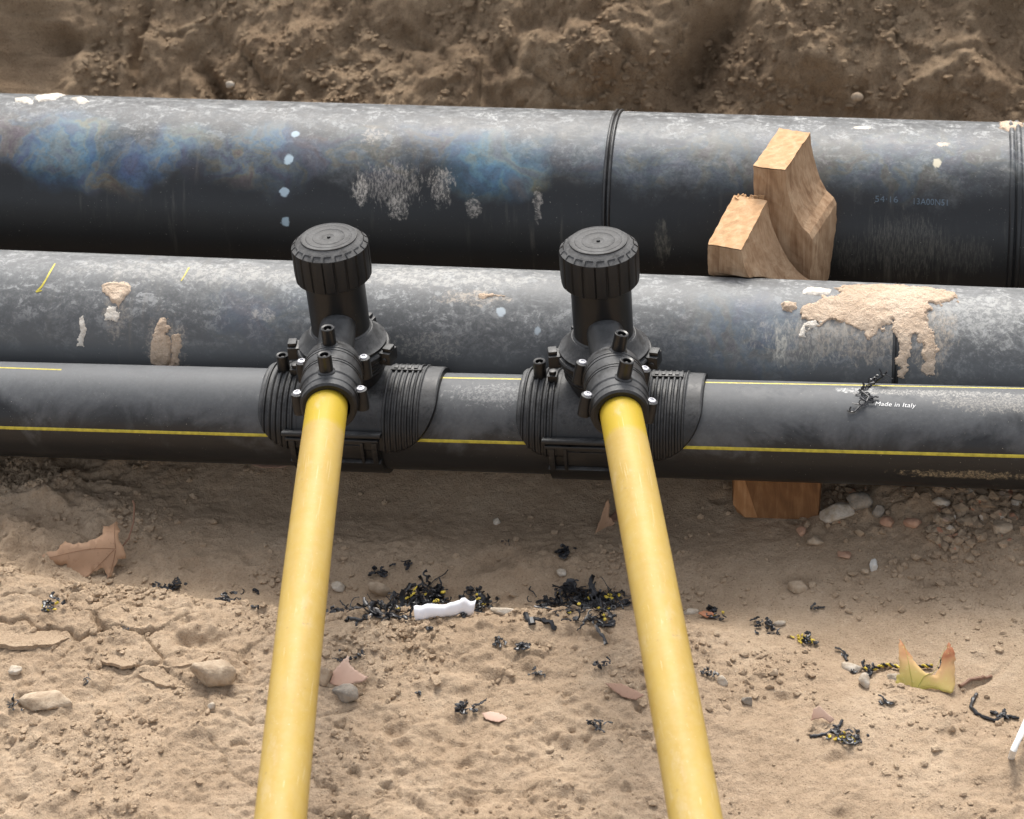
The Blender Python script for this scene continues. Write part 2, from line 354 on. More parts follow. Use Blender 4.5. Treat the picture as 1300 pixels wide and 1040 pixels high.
# ------------------------------------------------------------------ trench floor
CREST = [un(x, y, z=-.14) for x, y in [(-300, 770), (0, 748), (150, 766), (330, 785), (430, 793), (560, 793), (680, 785), (830, 790), (905, 800), (1000, 826), (1100, 858), (1200, 890), (1400, 950), (1700, 1010)]]
CX = np.array([p[0] for p in CREST]); CY = np.array([p[1] for p in CREST])
def H(x, y, fine=True):
    x = np.asarray(x, float); y = np.asarray(y, float); z0 = x*0
    wob = .012*fbm(x*9, y*0+3, z0, 3, 5)
    cy = np.interp(x, CX, CY)+wob
    d = cy-y                                        # > 0 towards the camera from the crest
    right = ss(.18, .34, x)                         # the mound runs out on the right
    g = -.14 + .032*ss(-.03, .025, d)*(1-.75*right) - .014*ss(.05, .5, d)
    g -= .012*np.exp(-((d+.06)/.05)**2)*(1-.6*right)    # trough below the crest
    g += .040*ss(-.02, .17, y)-.065*ss(.30, .40, y)
    mound = ss(-.03, .02, d)*(1-.55*right)
    L1 = blob(x, y, 70, 640, .16, .16) + blob(x, y, 10, 690, .1, .12)
    P1 = blob(x, y, 1190, 655, .14, .075, .15) + .8*blob(x, y, 1330, 690, .12, .10)
    M1 = blob(x, y, 730, 715, .12, .05, .2)+.7*blob(x, y, 500, 700, .10, .05)+.6*blob(x, y, 250, 720, .12, .05)
    g += .026*L1*(1+.5*fbm(x*22, y*22, z0, 3, 87)) + .030*P1 + .008*M1
    # tyre-smooth hollow running under the pipes at the left
    g -= .010*blob(x, y, 350, 640, .2, .1)
    rough = np.clip(.10 + .85*mound + 1.1*L1 + .9*P1 + .8*M1, 0, 1.25)
    g += .010*fbm(x*3.2, y*3.2, z0, 4, 11)
    g += rough*(.0085*fbm(x*17, y*17, z0, 4, 21))
    lump = np.clip(fbm(x*34, y*40, z0, 3, 31)+.05, 0, 1)
    g += (rough*.010*lump**1.3)
    if fine:
        g += (.25+rough)*.0034*fbm(x*110, y*110, z0, 4, 41, .65)
        pit = ss(.38, .62, fbm(x*60, y*75, z0, 3, 52)); g -= pit*rough*.0055*ss(-.1, .35, fbm(x*6, y*6, z0, 2, 57))
        # crusty plates broken along cracks, left foreground
        plate = np.clip(1.2*blob(x, y, 130, 830, .26, .065, -.15), 0, 1)+.45*np.clip(blob(x, y, 1230, 868, .16, .03), 0, 1)
        wx = x+.025*fbm(x*14, y*14, z0, 3, 61); wy = y+.025*fbm(x*14, y*14, z0, 3, 71)
        d1, ed, cid = vor(wx*8.5+3, wy*15, 5)
        sel = (cid > .45)
        g += plate*(.011*(cid-.3)*sel - .012*ss(.10, .0, ed)*sel)
        # small scattered dents (heel and stone marks)
        a1, e1, c1 = vor(x*16, y*20, 9)
        g -= .0065*ss(.28, .05, a1)*(c1 > .9)*(.5+rough)
        # little tension cracks
        d2, ed2, cid2 = vor((x+.03*fbm(x*10, y*10, z0, 2, 81))*11, (y+.02*fbm(x*13, y*13, z0, 2, 91))*22, 15)
        g -= .0035*ss(.06, .0, ed2)*ss(.05, .4, fbm(x*5, y*5, z0, 2, 95))*np.clip(mound+.2, 0, 1)
    # socket behind the half-buried stone, heel mark near the stone in the smooth part
    g -= .016*blob(x, y, 1015, 733, .016, .010) + .010*blob(x, y, 1175, 741, .014, .008) + .007*blob(x, y, 1205, 741, .01, .006)
    g -= .016*blob(x, y, 262, 838, .028, .016)
    g -= .02*blob(x, y, 97, 607, .02, .02) + .012*blob(x, y, 620, 715, .03, .012, .6)
    edge = ss(.62, .9, y); g += 0*edge
    return g
def axis(lo, hi, step, far0, far1, n=26):
    a = np.arange(lo, hi, step); k = np.linspace(0, 1, n)[1:]
    return np.concatenate([(lo-(k**2.2)*(lo-far0))[::-1], a, hi+(k**2.2)*(far1-hi)])
gx = axis(-.80, .98, .0022, -9, 9); gy = axis(-.72, .36, .0022, -6, 1.2)
X, Y = np.meshgrid(gx, gy, indexing='ij')
Z = H(X, Y)
g = mesh_obj('ground', np.stack([X, Y, Z], -1).reshape(-1, 3), grid_faces(len(gx), len(gy)), M_GROUND, kind='structure')

def ground_z(x, y): return float(H(np.array([x]), np.array([y]))[0])
def on_ground(px, py):
    z = -.13
    for _ in range(4):
        p = un(px, py, z=z); z = ground_z(p[0], p[1])
    return Vector((p[0], p[1], z))

# ------------------------------------------------------------------ trench wall behind the pipes and the cut behind the camera
WALL = {}
def wall_hit(px, py, y0):
    d = ray(px, py); t_ = (y0+.21-CAM[1]+1.05*CAM[2])/(d[1]-1.05*d[2]); return CAM+t_*d
def wall(name, xs, ss_, y0, sgn, amp):
    S, A = np.meshgrid(ss_, xs)
    hgt = -.2 + S*1.0
    yb = y0 + sgn*(1.05*S + .10*np.sin(A*1.7+.6)*.3)
    n = np.array([0, -sgn*.69, .72])
    a, s = A, S*1.1
    z0 = a*0
    q = fbm(a*2.6, s*2.6, z0, 3, 101)
    wx = a+.10*fbm(a*4, s*4, z0, 3, 111); wy = s+.10*fbm(a*4, s*4, z0, 3, 121)
    d1, ed, cid = vor(wx*5.2+.4, wy*6.5+.2, 33)
    disp = .075*q + amp*(.026*(cid-.5)*ss(.0, .25, ed) - .006*ss(.16, 0, ed)*(cid > .5)) + .040*rid(a*6, s*7, z0, 5, 131)*ss(-.5, .4, q)
    disp += amp*.021*fbm(a*17, s*17, z0, 5, 141, .55) + .010*np.clip(fbm(a*32, s*32, z0, 3, 151), 0, 1) + .0065*fbm(a*60, s*60, z0, 5, 161, .7) + .011*rid(a*24, s*24, z0, 4, 163)*ss(-.2, .3, fbm(a*5, s*5, z0, 2, 169)) + .006*ss(.05, .3, fbm(a*26, s*30, z0, 4, 166))
    disp -= .008*ss(.35, .6, fbm(a*22, s*30, z0, 3, 171))
    if sgn > 0:       # the slip scar and the dark hollow right of centre, the notch left of it
        def g2(px, py, ra, rs, rot=0):
            p = wall_hit(px, py, y0); da = a-p[0]; dh = (hgt-p[2]); c, s_ = math.cos(rot), math.sin(rot)
            return np.exp(-(((da*c+dh*s_)/ra)**2+((-da*s_+dh*c)/rs)**2))
        disp += .040*g2(790, 50, .11, .05, .35) - .085*g2(905, 60, .10, .026, .75) - .055*g2(890, 125, .055, .03) + .03*g2(1060, 100, .10, .035) \
            - .06*g2(265, 92, .05, .011, -.75) - .05*g2(170, 30, .012, .05) - .05*g2(90, 42, .05, .014) - .03*g2(1270, 40, .05, .05) - .02*g2(520, 45, .1, .02, .3) + .02*g2(380, 60, .08, .04) \
            - .03*g2(700, 40, .05, .012)
    P = np.stack([A+n[0]*disp, yb+n[1]*disp, hgt+n[2]*disp], -1).reshape(-1, 3)
    if sgn > 0: WALL['P'] = P.reshape(len(xs), len(ss_), 3); WALL['a'] = xs; WALL['s'] = ss_
    return mesh_obj(name, P, grid_faces(len(xs), len(ss_)), M_BANK, kind='structure')
wall('trench_wall', axis(-.95, 1.35, .0042, -9, 9, 30), np.concatenate([np.arange(0, .72, .0036), np.linspace(.72, 1.12, 20)]), .80, 1, 1.0)
wall('trench_wall', np.linspace(-9, 9, 160), np.linspace(0, 1.12, 24), -5.5, -1, .8)
def field(name, ya, yb):
    xs = np.linspace(-60, 60, 90); ys = np.sign(yb)*np.geomspace(abs(ya), abs(yb), 40)
    A, B = np.meshgrid(xs, ys, indexing='ij'); Z_ = .87+.03*fbm(A*.9, B*.9, A*0, 3, 7)
    f = grid_faces(len(xs), len(ys)); f = f if yb > 0 else f[:, ::-1]
    mesh_obj(name, np.stack([A, B, Z_], -1).reshape(-1, 3), f, M_BANK, kind='structure')
field('field', 1.9, 90); field('field', -6.6, -90)

# ------------------------------------------------------------------ loose crumbs of soil (uncountable)
def icos(sub):
    bm = bmesh.new(); bmesh.ops.create_icosphere(bm, subdivisions=sub, radius=1)
    v = np.array([p.co[:] for p in bm.verts]); f = np.array([[q.index for q in p.verts] for p in bm.faces]); bm.free(); return v, f
def crumbs(name, pts, sizes, mat, seed, squash=.7):
    rng = np.random.default_rng(seed); bv, bf = icos(1); n = len(pts); k = len(bv)
    V = np.repeat(bv[None], n, 0)*rng.uniform(.55, 1.25, (n, k, 1))
    V = V*rng.uniform(.7, 1.3, (n, 1, 3)); V[:, :, 2] *= squash
    a = rng.uniform(0, 6.28, n); c, s = np.cos(a)[:, None], np.sin(a)[:, None]
    x = V[:, :, 0]*c-V[:, :, 1]*s; y = V[:, :, 0]*s+V[:, :, 1]*c; V[:, :, 0] = x; V[:, :, 1] = y
    V = V*sizes[:, None, None]+pts[:, None, :]
    Fc = (bf[None]+(np.arange(n)*k)[:, None, None]).reshape(-1, 3)
    return mesh_obj(name, V.reshape(-1, 3), Fc, mat, smooth=False, kind='stuff')
rng = np.random.default_rng(4)
N = 170000
cx_ = rng.uniform(-.78, .95, N); cy_ = rng.uniform(-.70, .34, N); z0 = cx_*0
cr = np.interp(cx_, CX, CY)-cy_; rt = ss(.18, .34, cx_)
den = .04 + .16*ss(-.02, .01, cr)*(1-.5*rt) + .55*np.exp(-((cr-.01)/.035)**2)*(1-.75*rt) + 1.2*blob(cx_, cy_, 60, 640, .15, .13) + 1.0*blob(cx_, cy_, 1190, 655, .16, .08, .15) + .9*blob(cx_, cy_, 1320, 690, .13, .10) \
    + .45*blob(cx_, cy_, 730, 720, .11, .05) + .5*blob(cx_, cy_, 930, 840, .07, .05) + .4*blob(cx_, cy_, 480, 830, .12, .05) + .3*blob(cx_, cy_, 250, 720, .13, .05)
den *= np.clip(.35+2.2*fbm(cx_*14, cy_*14, z0, 3, 77), .05, 1.6)
k = rng.uniform(0, 1, N) < den; cx_, cy_ = cx_[k], cy_[k]
sz = .0008+.0052*rng.uniform(0, 1, len(cx_))**5
PB = blob(cx_, cy_, 1220, 660, .2, .10); sz = sz*(1+.9*PB)
zz = H(cx_, cy_)+sz*.25
pts = np.stack([cx_, cy_, zz], -1)
pebm = PB*rng.uniform(0, 1, len(cx_)) > .32
o = crumbs('soil_crumbs', pts[~pebm], sz[~pebm], M_CLOD, 5); tag(o, 'loose sandy crumbs of soil scattered over the trench floor', 'soil crumbs', kind='stuff')
t = NT('mixed_gravel'); vo = t.n('ShaderNodeTexVoronoi', feature='F1'); t.put(vo.inputs['Vector'], t.obj); vo.inputs['Scale'].default_value = 160
M_GRAVEL = t.out(t.ramp(t.sep(vo.outputs['Color'])[0], [(.0, (.17, .125, .085)), (.4, (.28, .21, .145)), (.8, (.37, .29, .205)), (.90, (.36, .18, .11)), (1, (.50, .45, .37))]), .9, t.bump(t.noise(300, 4), .5, .001), .2)
o = crumbs('gravel', pts[pebm], sz[pebm]*1.1, M_GRAVEL, 6); tag(o, 'patch of mixed gravel and rubble heaped beside the brown wooden block', 'gravel', kind='stuff')
# crumbs lodged on the trench wall
n2 = 60000; ii = np.searchsorted(WALL['a'], rng.uniform(-.93, 1.33, n2)); jj = np.searchsorted(WALL['s'], rng.uniform(0, .6, n2)); wp = WALL['P'][np.minimum(ii, len(WALL['a'])-1), np.minimum(jj, len(WALL['s'])-1)]
kk = fbm(wp[:, 0]*9, wp[:, 2]*9, wp[:, 0]*0, 3, 311) > rng.uniform(-.35, .5, n2); wp = wp[kk]; wp = wp+rng.normal(0, .0012, wp.shape)
o = crumbs('soil_crumbs', wp, .0012+.008*rng.uniform(0, 1, len(wp))**5, M_BANK, 9); tag(o, 'crumbs and small clods of earth clinging to the trench wall behind the pipes', 'soil crumbs', kind='stuff')

# ------------------------------------------------------------------ pipes
class Pipe:
    def __init__(s, y, z, sz, r, sy=0.): s.y, s.z, s.sz, s.sy, s.r = y, z, sz, sy, r
    def pt(s, x, a, dr=0.):      # a = angle from the crown towards the camera
        r = s.r+dr; return np.stack([x+0*a, s.y+s.sy*x-r*np.sin(a), s.z+s.sz*x+r*np.cos(a)], -1)
    def hit(s, px, py):
        d = ray(px, py); d = d/np.linalg.norm(d)
        A = np.array([s.y-CAM[1]+s.sy*CAM[0], s.z-CAM[2]+s.sz*CAM[0]])   # axis minus camera, as t varies axis shifts by slope
        dy, dz = d[1]-s.sy*d[0], d[2]-s.sz*d[0]
        b = dy*A[0]+dz*A[1]; a = dy*dy+dz*dz; c = A@A-s.r**2; q = b*b-a*c
        t_ = (b-math.sqrt(q))/a if q > 0 else b/a
        p = CAM+t_*d; return p[0], math.atan2(-(p[1]-s.y-s.sy*p[0]), p[2]-s.z-s.sz*p[0])
    def uv(s, px, py):
        x, a = s.hit(px, py); return x, a*s.r
PF = Pipe(0, 0, 0, .0625); PM = Pipe(.165, .0153, -.0243, .1); PB_ = Pipe(.53, .0245, -.0284, .145)
def pipe_body(name, P, x0, x1, mat, parent, nx=None, prof=None, na=160):
    xs = np.linspace(x0, x1, nx or max(2, int((x1-x0)/.02))) if prof is None else np.array([p[0] for p in prof])
    dr = np.zeros(len(xs)) if prof is None else np.array([p[1] for p in prof])
    a = np.linspace(-math.pi, math.pi, na+1)
    Xg, Ag = np.meshgrid(xs, a, indexing='ij'); D = dr[:, None]+0*Ag
    r = P.r+D
    V = np.stack([Xg, P.y+P.sy*Xg-r*np.sin(Ag), P.z+P.sz*Xg+r*np.cos(Ag)], -1).reshape(-1, 3)
    fc = grid_faces(len(xs), na+1)[:, ::-1]
    o = mesh_obj(name, V, fc, mat, parent)
    ul = o.data.uv_layers.new(name='UVMap'); li = np.zeros(len(o.data.loops), dtype=np.int32); o.data.loops.foreach_get('vertex_index', li)
    UVv = np.stack([Xg, Ag*P.r], -1).reshape(-1, 2); ul.data.foreach_set('uv', UVv[li].astype(np.float32).ravel())
    return o

def B(P, px, py, rx, ry, c, am): u, v = P.uv(px, py); return (u, v, rx, ry, c, am)
def S(P, px, py, rx, ry, c, am, sc=50, st=(1, 1, 1)): u, v = P.uv(px, py); return (u, v, rx, ry, c, am, sc, st)
CH = (.52, .47, .41); BL = (.42, .52, .58)
M_FAR = pipe_mat('far_pipe_black_pe', (.150, .160, .168), (.02, .150), .70,
    blues=[B(PB_, 85, 185, .075, .06, (.06, .17, .30), .9), B(PB_, 110, 165, .04, .025, (.30, .30, .20), .6), B(PB_, 15, 170, .06, .05, (.09, .07, .12), .7), B(PB_, 135, 215, .05, .03, (.17, .11, .07), .6),
           B(PB_, 200, 185, .07, .04, (.09, .14, .27), .8), B(PB_, 235, 175, .05, .025, (.20, .28, .30), .65), B(PB_, 340, 180, .06, .022, (.10, .20, .33), .8), B(PB_, 430, 172, .06, .016, (.25, .19, .12), .5),
           B(PB_, 300, 205, .09, .05, (.16, .14, .14), .7), B(PB_, 420, 200, .12, .04, (.15, .135, .135), .6), B(PB_, 560, 180, .06, .035, (.10, .11, .19), .7), B(PB_, 630, 205, .075, .055, (.09, .22, .31), .9),
           B(PB_, 665, 235, .04, .02, (.20, .17, .07), .5), B(PB_, 850, 200, .2, .05, (.12, .125, .135), .4), B(PB_, 1150, 200, .2, .06, (.13, .135, .14), .45)],
    smears=[S(PB_, 495, 232, .055, .035, CH, .42, 75, (2.2, .7, 1)), S(PB_, 505, 262, .016, .02, CH, .8, 60, (2, 1, 1)), S(PB_, 458, 240, .012, .028, CH, .9, 60, (2, 1, 1)), S(PB_, 560, 235, .022, .03, CH, .6, 60, (2, 1, 1)),
            S(PB_, 600, 262, .012, .016, CH, .6, 60), S(PB_, 683, 265, .007, .03, CH, .6, 60), S(PB_, 475, 172, .02, .02, CH, .5, 60),
            S(PB_, 375, 170, .008, .007, BL, .9, 20), S(PB_, 366, 203, .008, .009, BL, .95, 20), S(PB_, 361, 243, .0075, .009, BL, .95, 20), S(PB_, 362, 282, .0075, .009, (.36, .46, .52), .9, 20),
            S(PB_, 1195, 183, .010, .008, (.62, .50, .38), .9, 30), S(PB_, 1190, 207, .006, .008, (.62, .56, .42), .9, 30), S(PB_, 1095, 162, .014, .006, (.66, .60, .5), .9, 30),
            S(PB_, 1150, 312, .06, .05, (.15, .14, .115), .45, 90, (3, .35, 1)), S(PB_, 1080, 325, .03, .03, (.14, .13, .11), .35, 90, (3, .35, 1)), S(PB_, 1230, 325, .04, .03, (.14, .13, .11), .35, 90, (3, .35, 1)), S(PB_, 840, 305, .012, .04, (.16, .15, .12), .6, 40, (2, .6, 1))],
    streak=.22, side=.05, chalky=1.0)
M_MID = pipe_mat('middle_pipe_black_pe', (.195, .203, .207), (.07, .175), .76,
    blues=[B(PM, 960, 420, .12, .05, (.14, .16, .21), .5), B(PM, 330, 400, .07, .05, (.16, .18, .22), .4)],
    smears=[S(PM, 1090, 425, .09, .045, (.42, .36, .29), .6, 60, (1.6, .8, 1)), S(PM, 1190, 430, .03, .05, (.45, .38, .30), .7, 60, (1.6, .8, 1)), S(PM, 210, 440, .03, .05, (.42, .37, .31), .6, 80), S(PM, 148, 400, .02, .04, (.42, .37, .31), .5, 80), S(PM, 250, 345, .2, .03, (.42, .41, .38), .55, 50), S(PM, 560, 350, .16, .03, (.44, .43, .40), .6, 60), S(PM, 600, 378, .05, .014, (.55, .47, .38), .6, 60),
            S(PM, 1245, 400, .07, .05, (.42, .42, .40), .6, 60), S(PM, 1020, 430, .07, .035, (.40, .38, .34), .6, 55, (2, .8, 1)), S(PM, 990, 440, .01, .03, (.5, .48, .42), .9, 40, (2, 1, 1)),
            S(PM, 635, 395, .008, .008, (.5, .56, .6), .9, 20), S(PM, 683, 420, .007, .009, (.46, .52, .56), .9, 20), S(PM, 335, 400, .02, .012, (.42, .40, .37), .8, 50), S(PM, 540, 440, .05, .02, (.4, .38, .34), .55, 90)],
    streak=.35, side=.5, chalky=.85, even=.5)
M_FRONT = pipe_mat('front_pipe_black_pe', (.135, .142, .150), (.045, .10), .72,
    smears=[S(PF, 1190, 499, .12, .008, (.46, .44, .40), .6, 130, (1.2, 1, 1)), S(PF, 1270, 512, .08, .016, (.42, .39, .34), .5, 150), S(PF, 640, 500, .08, .02, (.40, .40, .39), .45, 120), S(PF, 1230, 603, .1, .008, (.42, .34, .22), .6, 120),  # low sandy strip at the right paints the ground's reflection on the underside
            S(PF, 1085, 495, .03, .008, (.6, .6, .58), .7, 90)],
    streak=.0, side=.05, chalky=.10, even=.72)

far = empty('gas_pipe', (0, 0, 0))
tag(far, 'thickest black pipe at the back by the earth wall, with blue iridescent stains', 'pipe', 'black plastic pipes lying side by side in the trench')
xb1, _ = PB_.hit(769, 285); xb2, _ = PB_.hit(1290, 245)
pipe_body('pipe_section', PB_, -3.2, xb1-.0035, M_FAR, far); pipe_body('pipe_section', PB_, xb1+.0035, xb2-.006, M_FAR, far); pipe_body('pipe_section', PB_, xb2+.006, 3.4, M_FAR, far)
def bead(P, x, w, h, parent, mat=M_BEAD):
    pr = [(x-w, -.004)]
    for k in range(25):
        q = k/24; pr.append((x-w+2*w*q, h*(abs(math.sin(q*2*math.pi))**.6)-.0008))
    pr.append((x+w, -.004)); return pipe_body('weld_bead', P, 0, 0, mat, parent, prof=pr)
bead(PB_, xb1, .0060, .0042, far); bead(PB_, xb2, .0090, .0042, far, M_FAR)

mid = empty('gas_pipe', (0, 0, 0))
tag(mid, 'middle black pipe with dried mud caked over its grey dusty top', 'pipe', 'black plastic pipes lying side by side in the trench')
xm, _ = PM.hit(1137, 450)
pipe_body('pipe_section', PM, -3.2, xm-.002, M_MID, mid); pipe_body('pipe_section', PM, xm+.002, 3.4, M_MID, mid); bead(PM, xm, .0045, .0016, mid)

fr = empty('gas_pipe', (0, 0, 0))
tag(fr, 'thinnest black pipe in front with yellow stripes, carrying both valve fittings', 'pipe', 'black plastic pipes lying side by side in the trench')
pipe_body('pipe_section', PF, -3.2, 3.4, M_FRONT, fr)
def stripe(x0, x1, a0, a1, wd, name='stripe'):
    n = max(2, int(abs(x1-x0)/.03)); xs = np.linspace(x0, x1, n); V = []; k_ = 5
    for i, x in enumerate(xs):
        ac = a0+(a1-a0)*(x-x0)/(x1-x0)
        for j in range(k_):
            aa = ac+(j/(k_-1)-.5)*wd/PF.r; V.append(PF.pt(x, aa, .0004 if 0 < j < k_-1 else .00005))
    return mesh_obj(name, np.array(V), grid_faces(n, k_)[:, ::-1], M_STRIPE, fr)
def st_px(pxa, pxb, wd=.0042, ext=(0, 0)):
    x0, a0 = PF.hit(*pxa); x1, a1 = PF.hit(*pxb); s_ = (a1-a0)/(x1-x0)
    e0, e1 = ext; return stripe(x0-e0, x1+e1, a0-s_*e0*.3, a1+s_*e1*.3, wd)
st_px((0, 544), (365, 553.5), ext=(2.2, .05)); st_px((490, 558), (1299, 576), ext=(.05, 2.2))
st_px((2, 465.5), (78, 469.5), .003, ext=(2.2, 0)); st_px((640, 481.5), (1299, 491.5), .0036, ext=(.18, 2.2))

# writing on the pipes: flat print bent round the pipe
def pipe_text(P, body, px0, px1, hgt, mat, parent, name='printed_text', shear=0.):
    cu = bpy.data.curves.new(name, 'FONT'); cu.body = body; cu.size = 1; cu.shear = shear; cu.space_character = 1.05
    to = bpy.data.objects.new('tmp_text', cu); COL.objects.link(to); dg = bpy.context.evaluated_depsgraph_get()
    me = bpy.data.meshes.new_from_object(to.evaluated_get(dg)); bpy.data.objects.remove(to)
    bm = bmesh.new(); bm.from_mesh(me); bmesh.ops.triangulate(bm, faces=bm.faces[:])
    xs = [v.co.x for v in bm.verts]; mn, mx = min(xs), max(xs)
    x0, a0 = P.hit(*px0); x1, a1 = P.hit(*px1)
    for v in bm.verts:
        q = (v.co.x-mn)/(mx-mn); x = x0+(x1-x0)*q; a = a0+(a1-a0)*q-(v.co.y-.3)*hgt/.7/P.r
        p = P.pt(np.float64(x), np.float64(a), .0006); v.co = p
    bm.to_mesh(me); bm.free(); me.materials.clear(); me.materials.append(mat)
    o = bpy.data.objects.new(name, me); COL.objects.link(o); o.parent = parent
pipe_text(PF, 'Made in Italy', (1111, 513), (1163, 515.5), .0062, M_TEXT, fr, shear=.2)
pipe_text(PB_, '54\u00b716', (1111, 253), (1140, 254), .0085, M_BLUETEXT, far)
pipe_text(PB_, '13A00N51', (1160, 256), (1203, 258), .0085, M_BLUETEXT, far)

# caked mud on the middle pipe: a relief sheet that rises out of the pipe wall
def inside_sd(poly, X_, Y_):
    P_ = np.array(poly, float); n = len(P_); ins = np.zeros(X_.shape, bool); d = np.full(X_.shape, 1e9)
    for i in range(n):
        a, b = P_[i], P_[(i+1) % n]; e = b-a
        c = ((a[1] > Y_) != (b[1] > Y_)) & (X_ < (b[0]-a[0])*(Y_-a[1])/(b[1]-a[1]+1e-12)+a[0]); ins ^= c
        t_ = np.clip(((X_-a[0])*e[0]+(Y_-a[1])*e[1])/(e@e), 0, 1); d = np.minimum(d, np.hypot(X_-a[0]-t_*e[0], Y_-a[1]-t_*e[1]))
    return np.where(ins, d, -d)
def mud(P, poly, mat, parent, thick=.0035, seed=0, step=.0011, edge=.004, holes=.0):
    q = [P.uv(*p) for p in poly]; us = [a for a, b in q]; vs_ = [b for a, b in q]
    xs = np.arange(min(us)-.008, max(us)+.008, step); vv = np.arange(min(vs_)-.008, max(vs_)+.008, step)
    A, Bv = np.meshgrid(xs, vv, indexing='ij')
    sd_ = inside_sd(q, A, Bv)+edge*1.3*fbm(A*110, Bv*110, A*0, 4, seed, .6)+edge*.9*fbm(A*35, Bv*35, A*0, 2, seed+3)
    hgt = ss(-.0005, .005, sd_)*thick*(.45+.8*np.clip(fbm(A*45, Bv*60, A*0, 4, seed+9)+.4, 0, 1.4)) + .0009*fbm(A*170, Bv*170, A*0, 3, seed+19)
    if holes: sd_ = sd_-holes*ss(.1, .5, fbm(A*60, Bv*60, A*0, 3, seed+29))*.012
    hgt = np.where(sd_ > 0, hgt+.0004, -.0015)
    V = P.pt(A, Bv/P.r, hgt).reshape(-1, 3); fc = grid_faces(len(xs), len(vv))[:, ::-1]
    keep = (sd_.reshape(-1)[fc] > -.0035).any(1); fc = fc[keep]
    used = np.unique(fc); re = np.zeros(len(V), dtype=np.int64); re[used] = np.arange(len(used))
    return mesh_obj('dried_mud', V[used], re[fc], mat, parent)
mud(PM, [(1015, 390), (1040, 378), (1062, 372), (1060, 366), (1085, 361), (1140, 362), (1170, 366), (1216, 371), (1217, 383), (1185, 389), (1178, 400), (1186, 415), (1194, 445), (1185, 460), (1172, 462), (1168, 440), (1158, 428), (1155, 470), (1150, 484), (1139, 484), (1140, 425), (1132, 412), (1112, 424), (1100, 434), (1090, 420), (1070, 412), (1050, 412), (1030, 410), (1014, 404)], M_MUD, mid, .0022, 3, edge=.007, holes=.7)
mud(PM, [(1175, 440), (1188, 445), (1186, 474), (1172, 472)], M_MUD, mid, .002, 33, holes=.8)
mud(PM, [(992, 386), (1000, 382), (1012, 384), (1013, 392), (1004, 397), (993, 394)], M_MUD, mid, .005, 5, edge=.002)
mud(PM, [(1018, 368), (1030, 364), (1054, 368), (1054, 375), (1040, 376), (1020, 373)], M_CHALK, mid, .002, 7, edge=.002)
mud(PM, [(1014, 412), (1030, 404), (1050, 410), (1030, 418), (1024, 430), (1010, 432)], M_CHALK, mid, .0012, 8, edge=.005, holes=1.)
mud(PM, [(128, 363), (140, 358), (163, 358), (165, 368), (160, 380), (150, 392), (140, 380), (133, 372)], M_MUD, mid, .003, 9)
mud(PM, [(136, 388), (152, 388), (146, 405), (134, 405)], M_CHALK, mid, .0012, 10, holes=.9)
mud(PM, [(202, 402), (212, 398), (218, 412), (216, 430), (218, 450), (216, 466), (200, 466), (192, 460), (192, 440), (196, 420)], M_MUD, mid, .003, 12, holes=.5)
mud(PM, [(220, 424), (229, 420), (229, 445), (226, 466), (216, 466), (218, 445)], M_MUD, mid, .003, 13, holes=.4)
mud(PM, [(99, 402), (106, 400), (110, 418), (106, 440), (98, 440), (101, 422)], M_CHALK, mid, .0016, 14, edge=.0025, holes=.5)
mud(PM, [(605, 374), (625, 372), (640, 376), (612, 380)], M_MUD, mid, .0015, 15, edge=.004, holes=1.)
mud(PB_, [(45, 124), (70, 118), (84, 121), (70, 128), (48, 130)], M_CHALK, far, .003, 16, edge=.003)
mud(PB_, [(90, 126), (105, 124), (114, 130), (100, 133)], M_CHALK, far, .003, 17, edge=.003)
mud(PB_, [(14, 124), (38, 124), (40, 132), (18, 130)], M_CHALK, far, .002, 18, edge=.003)
mud(PB_, [(1268, 152), (1290, 148), (1299, 160), (1284, 170), (1270, 164)], M_MUD, far, .003, 19, edge=.004, holes=.8)
# yellow paint marks on the middle pipe
def paint(P, pts, wd, name='paint_mark'):
    q = [P.hit(*p) for p in pts]; V = []; n = len(q)
    for i, (x, a) in enumerate(q):
        x1, a1 = q[min(i+1, n-1)]; x2, a2 = q[max(i-1, 0)]; tx, tv = x1-x2, (a1-a2)*P.r; l = math.hypot(tx, tv); nx, nv = -tv/l, tx/l
        ww = wd*(.6+.5*random.random())
        for s_ in (-1, 0, 1): V.append(P.pt(np.float64(x+nx*ww*s_), np.float64(a+nv*ww*s_/P.r), .0005))
    mesh_obj(name, np.array(V), grid_faces(n, 3), M_STRIPE, mid if P is PM else far)
random.seed(3)
paint(PM, [(70, 335), (64, 345), (58, 356), (53, 364), (46, 371)], .0016); paint(PM, [(46, 371), (53, 369)], .0016); paint(PM, [(240, 340), (235, 349), (230, 357)], .0013)

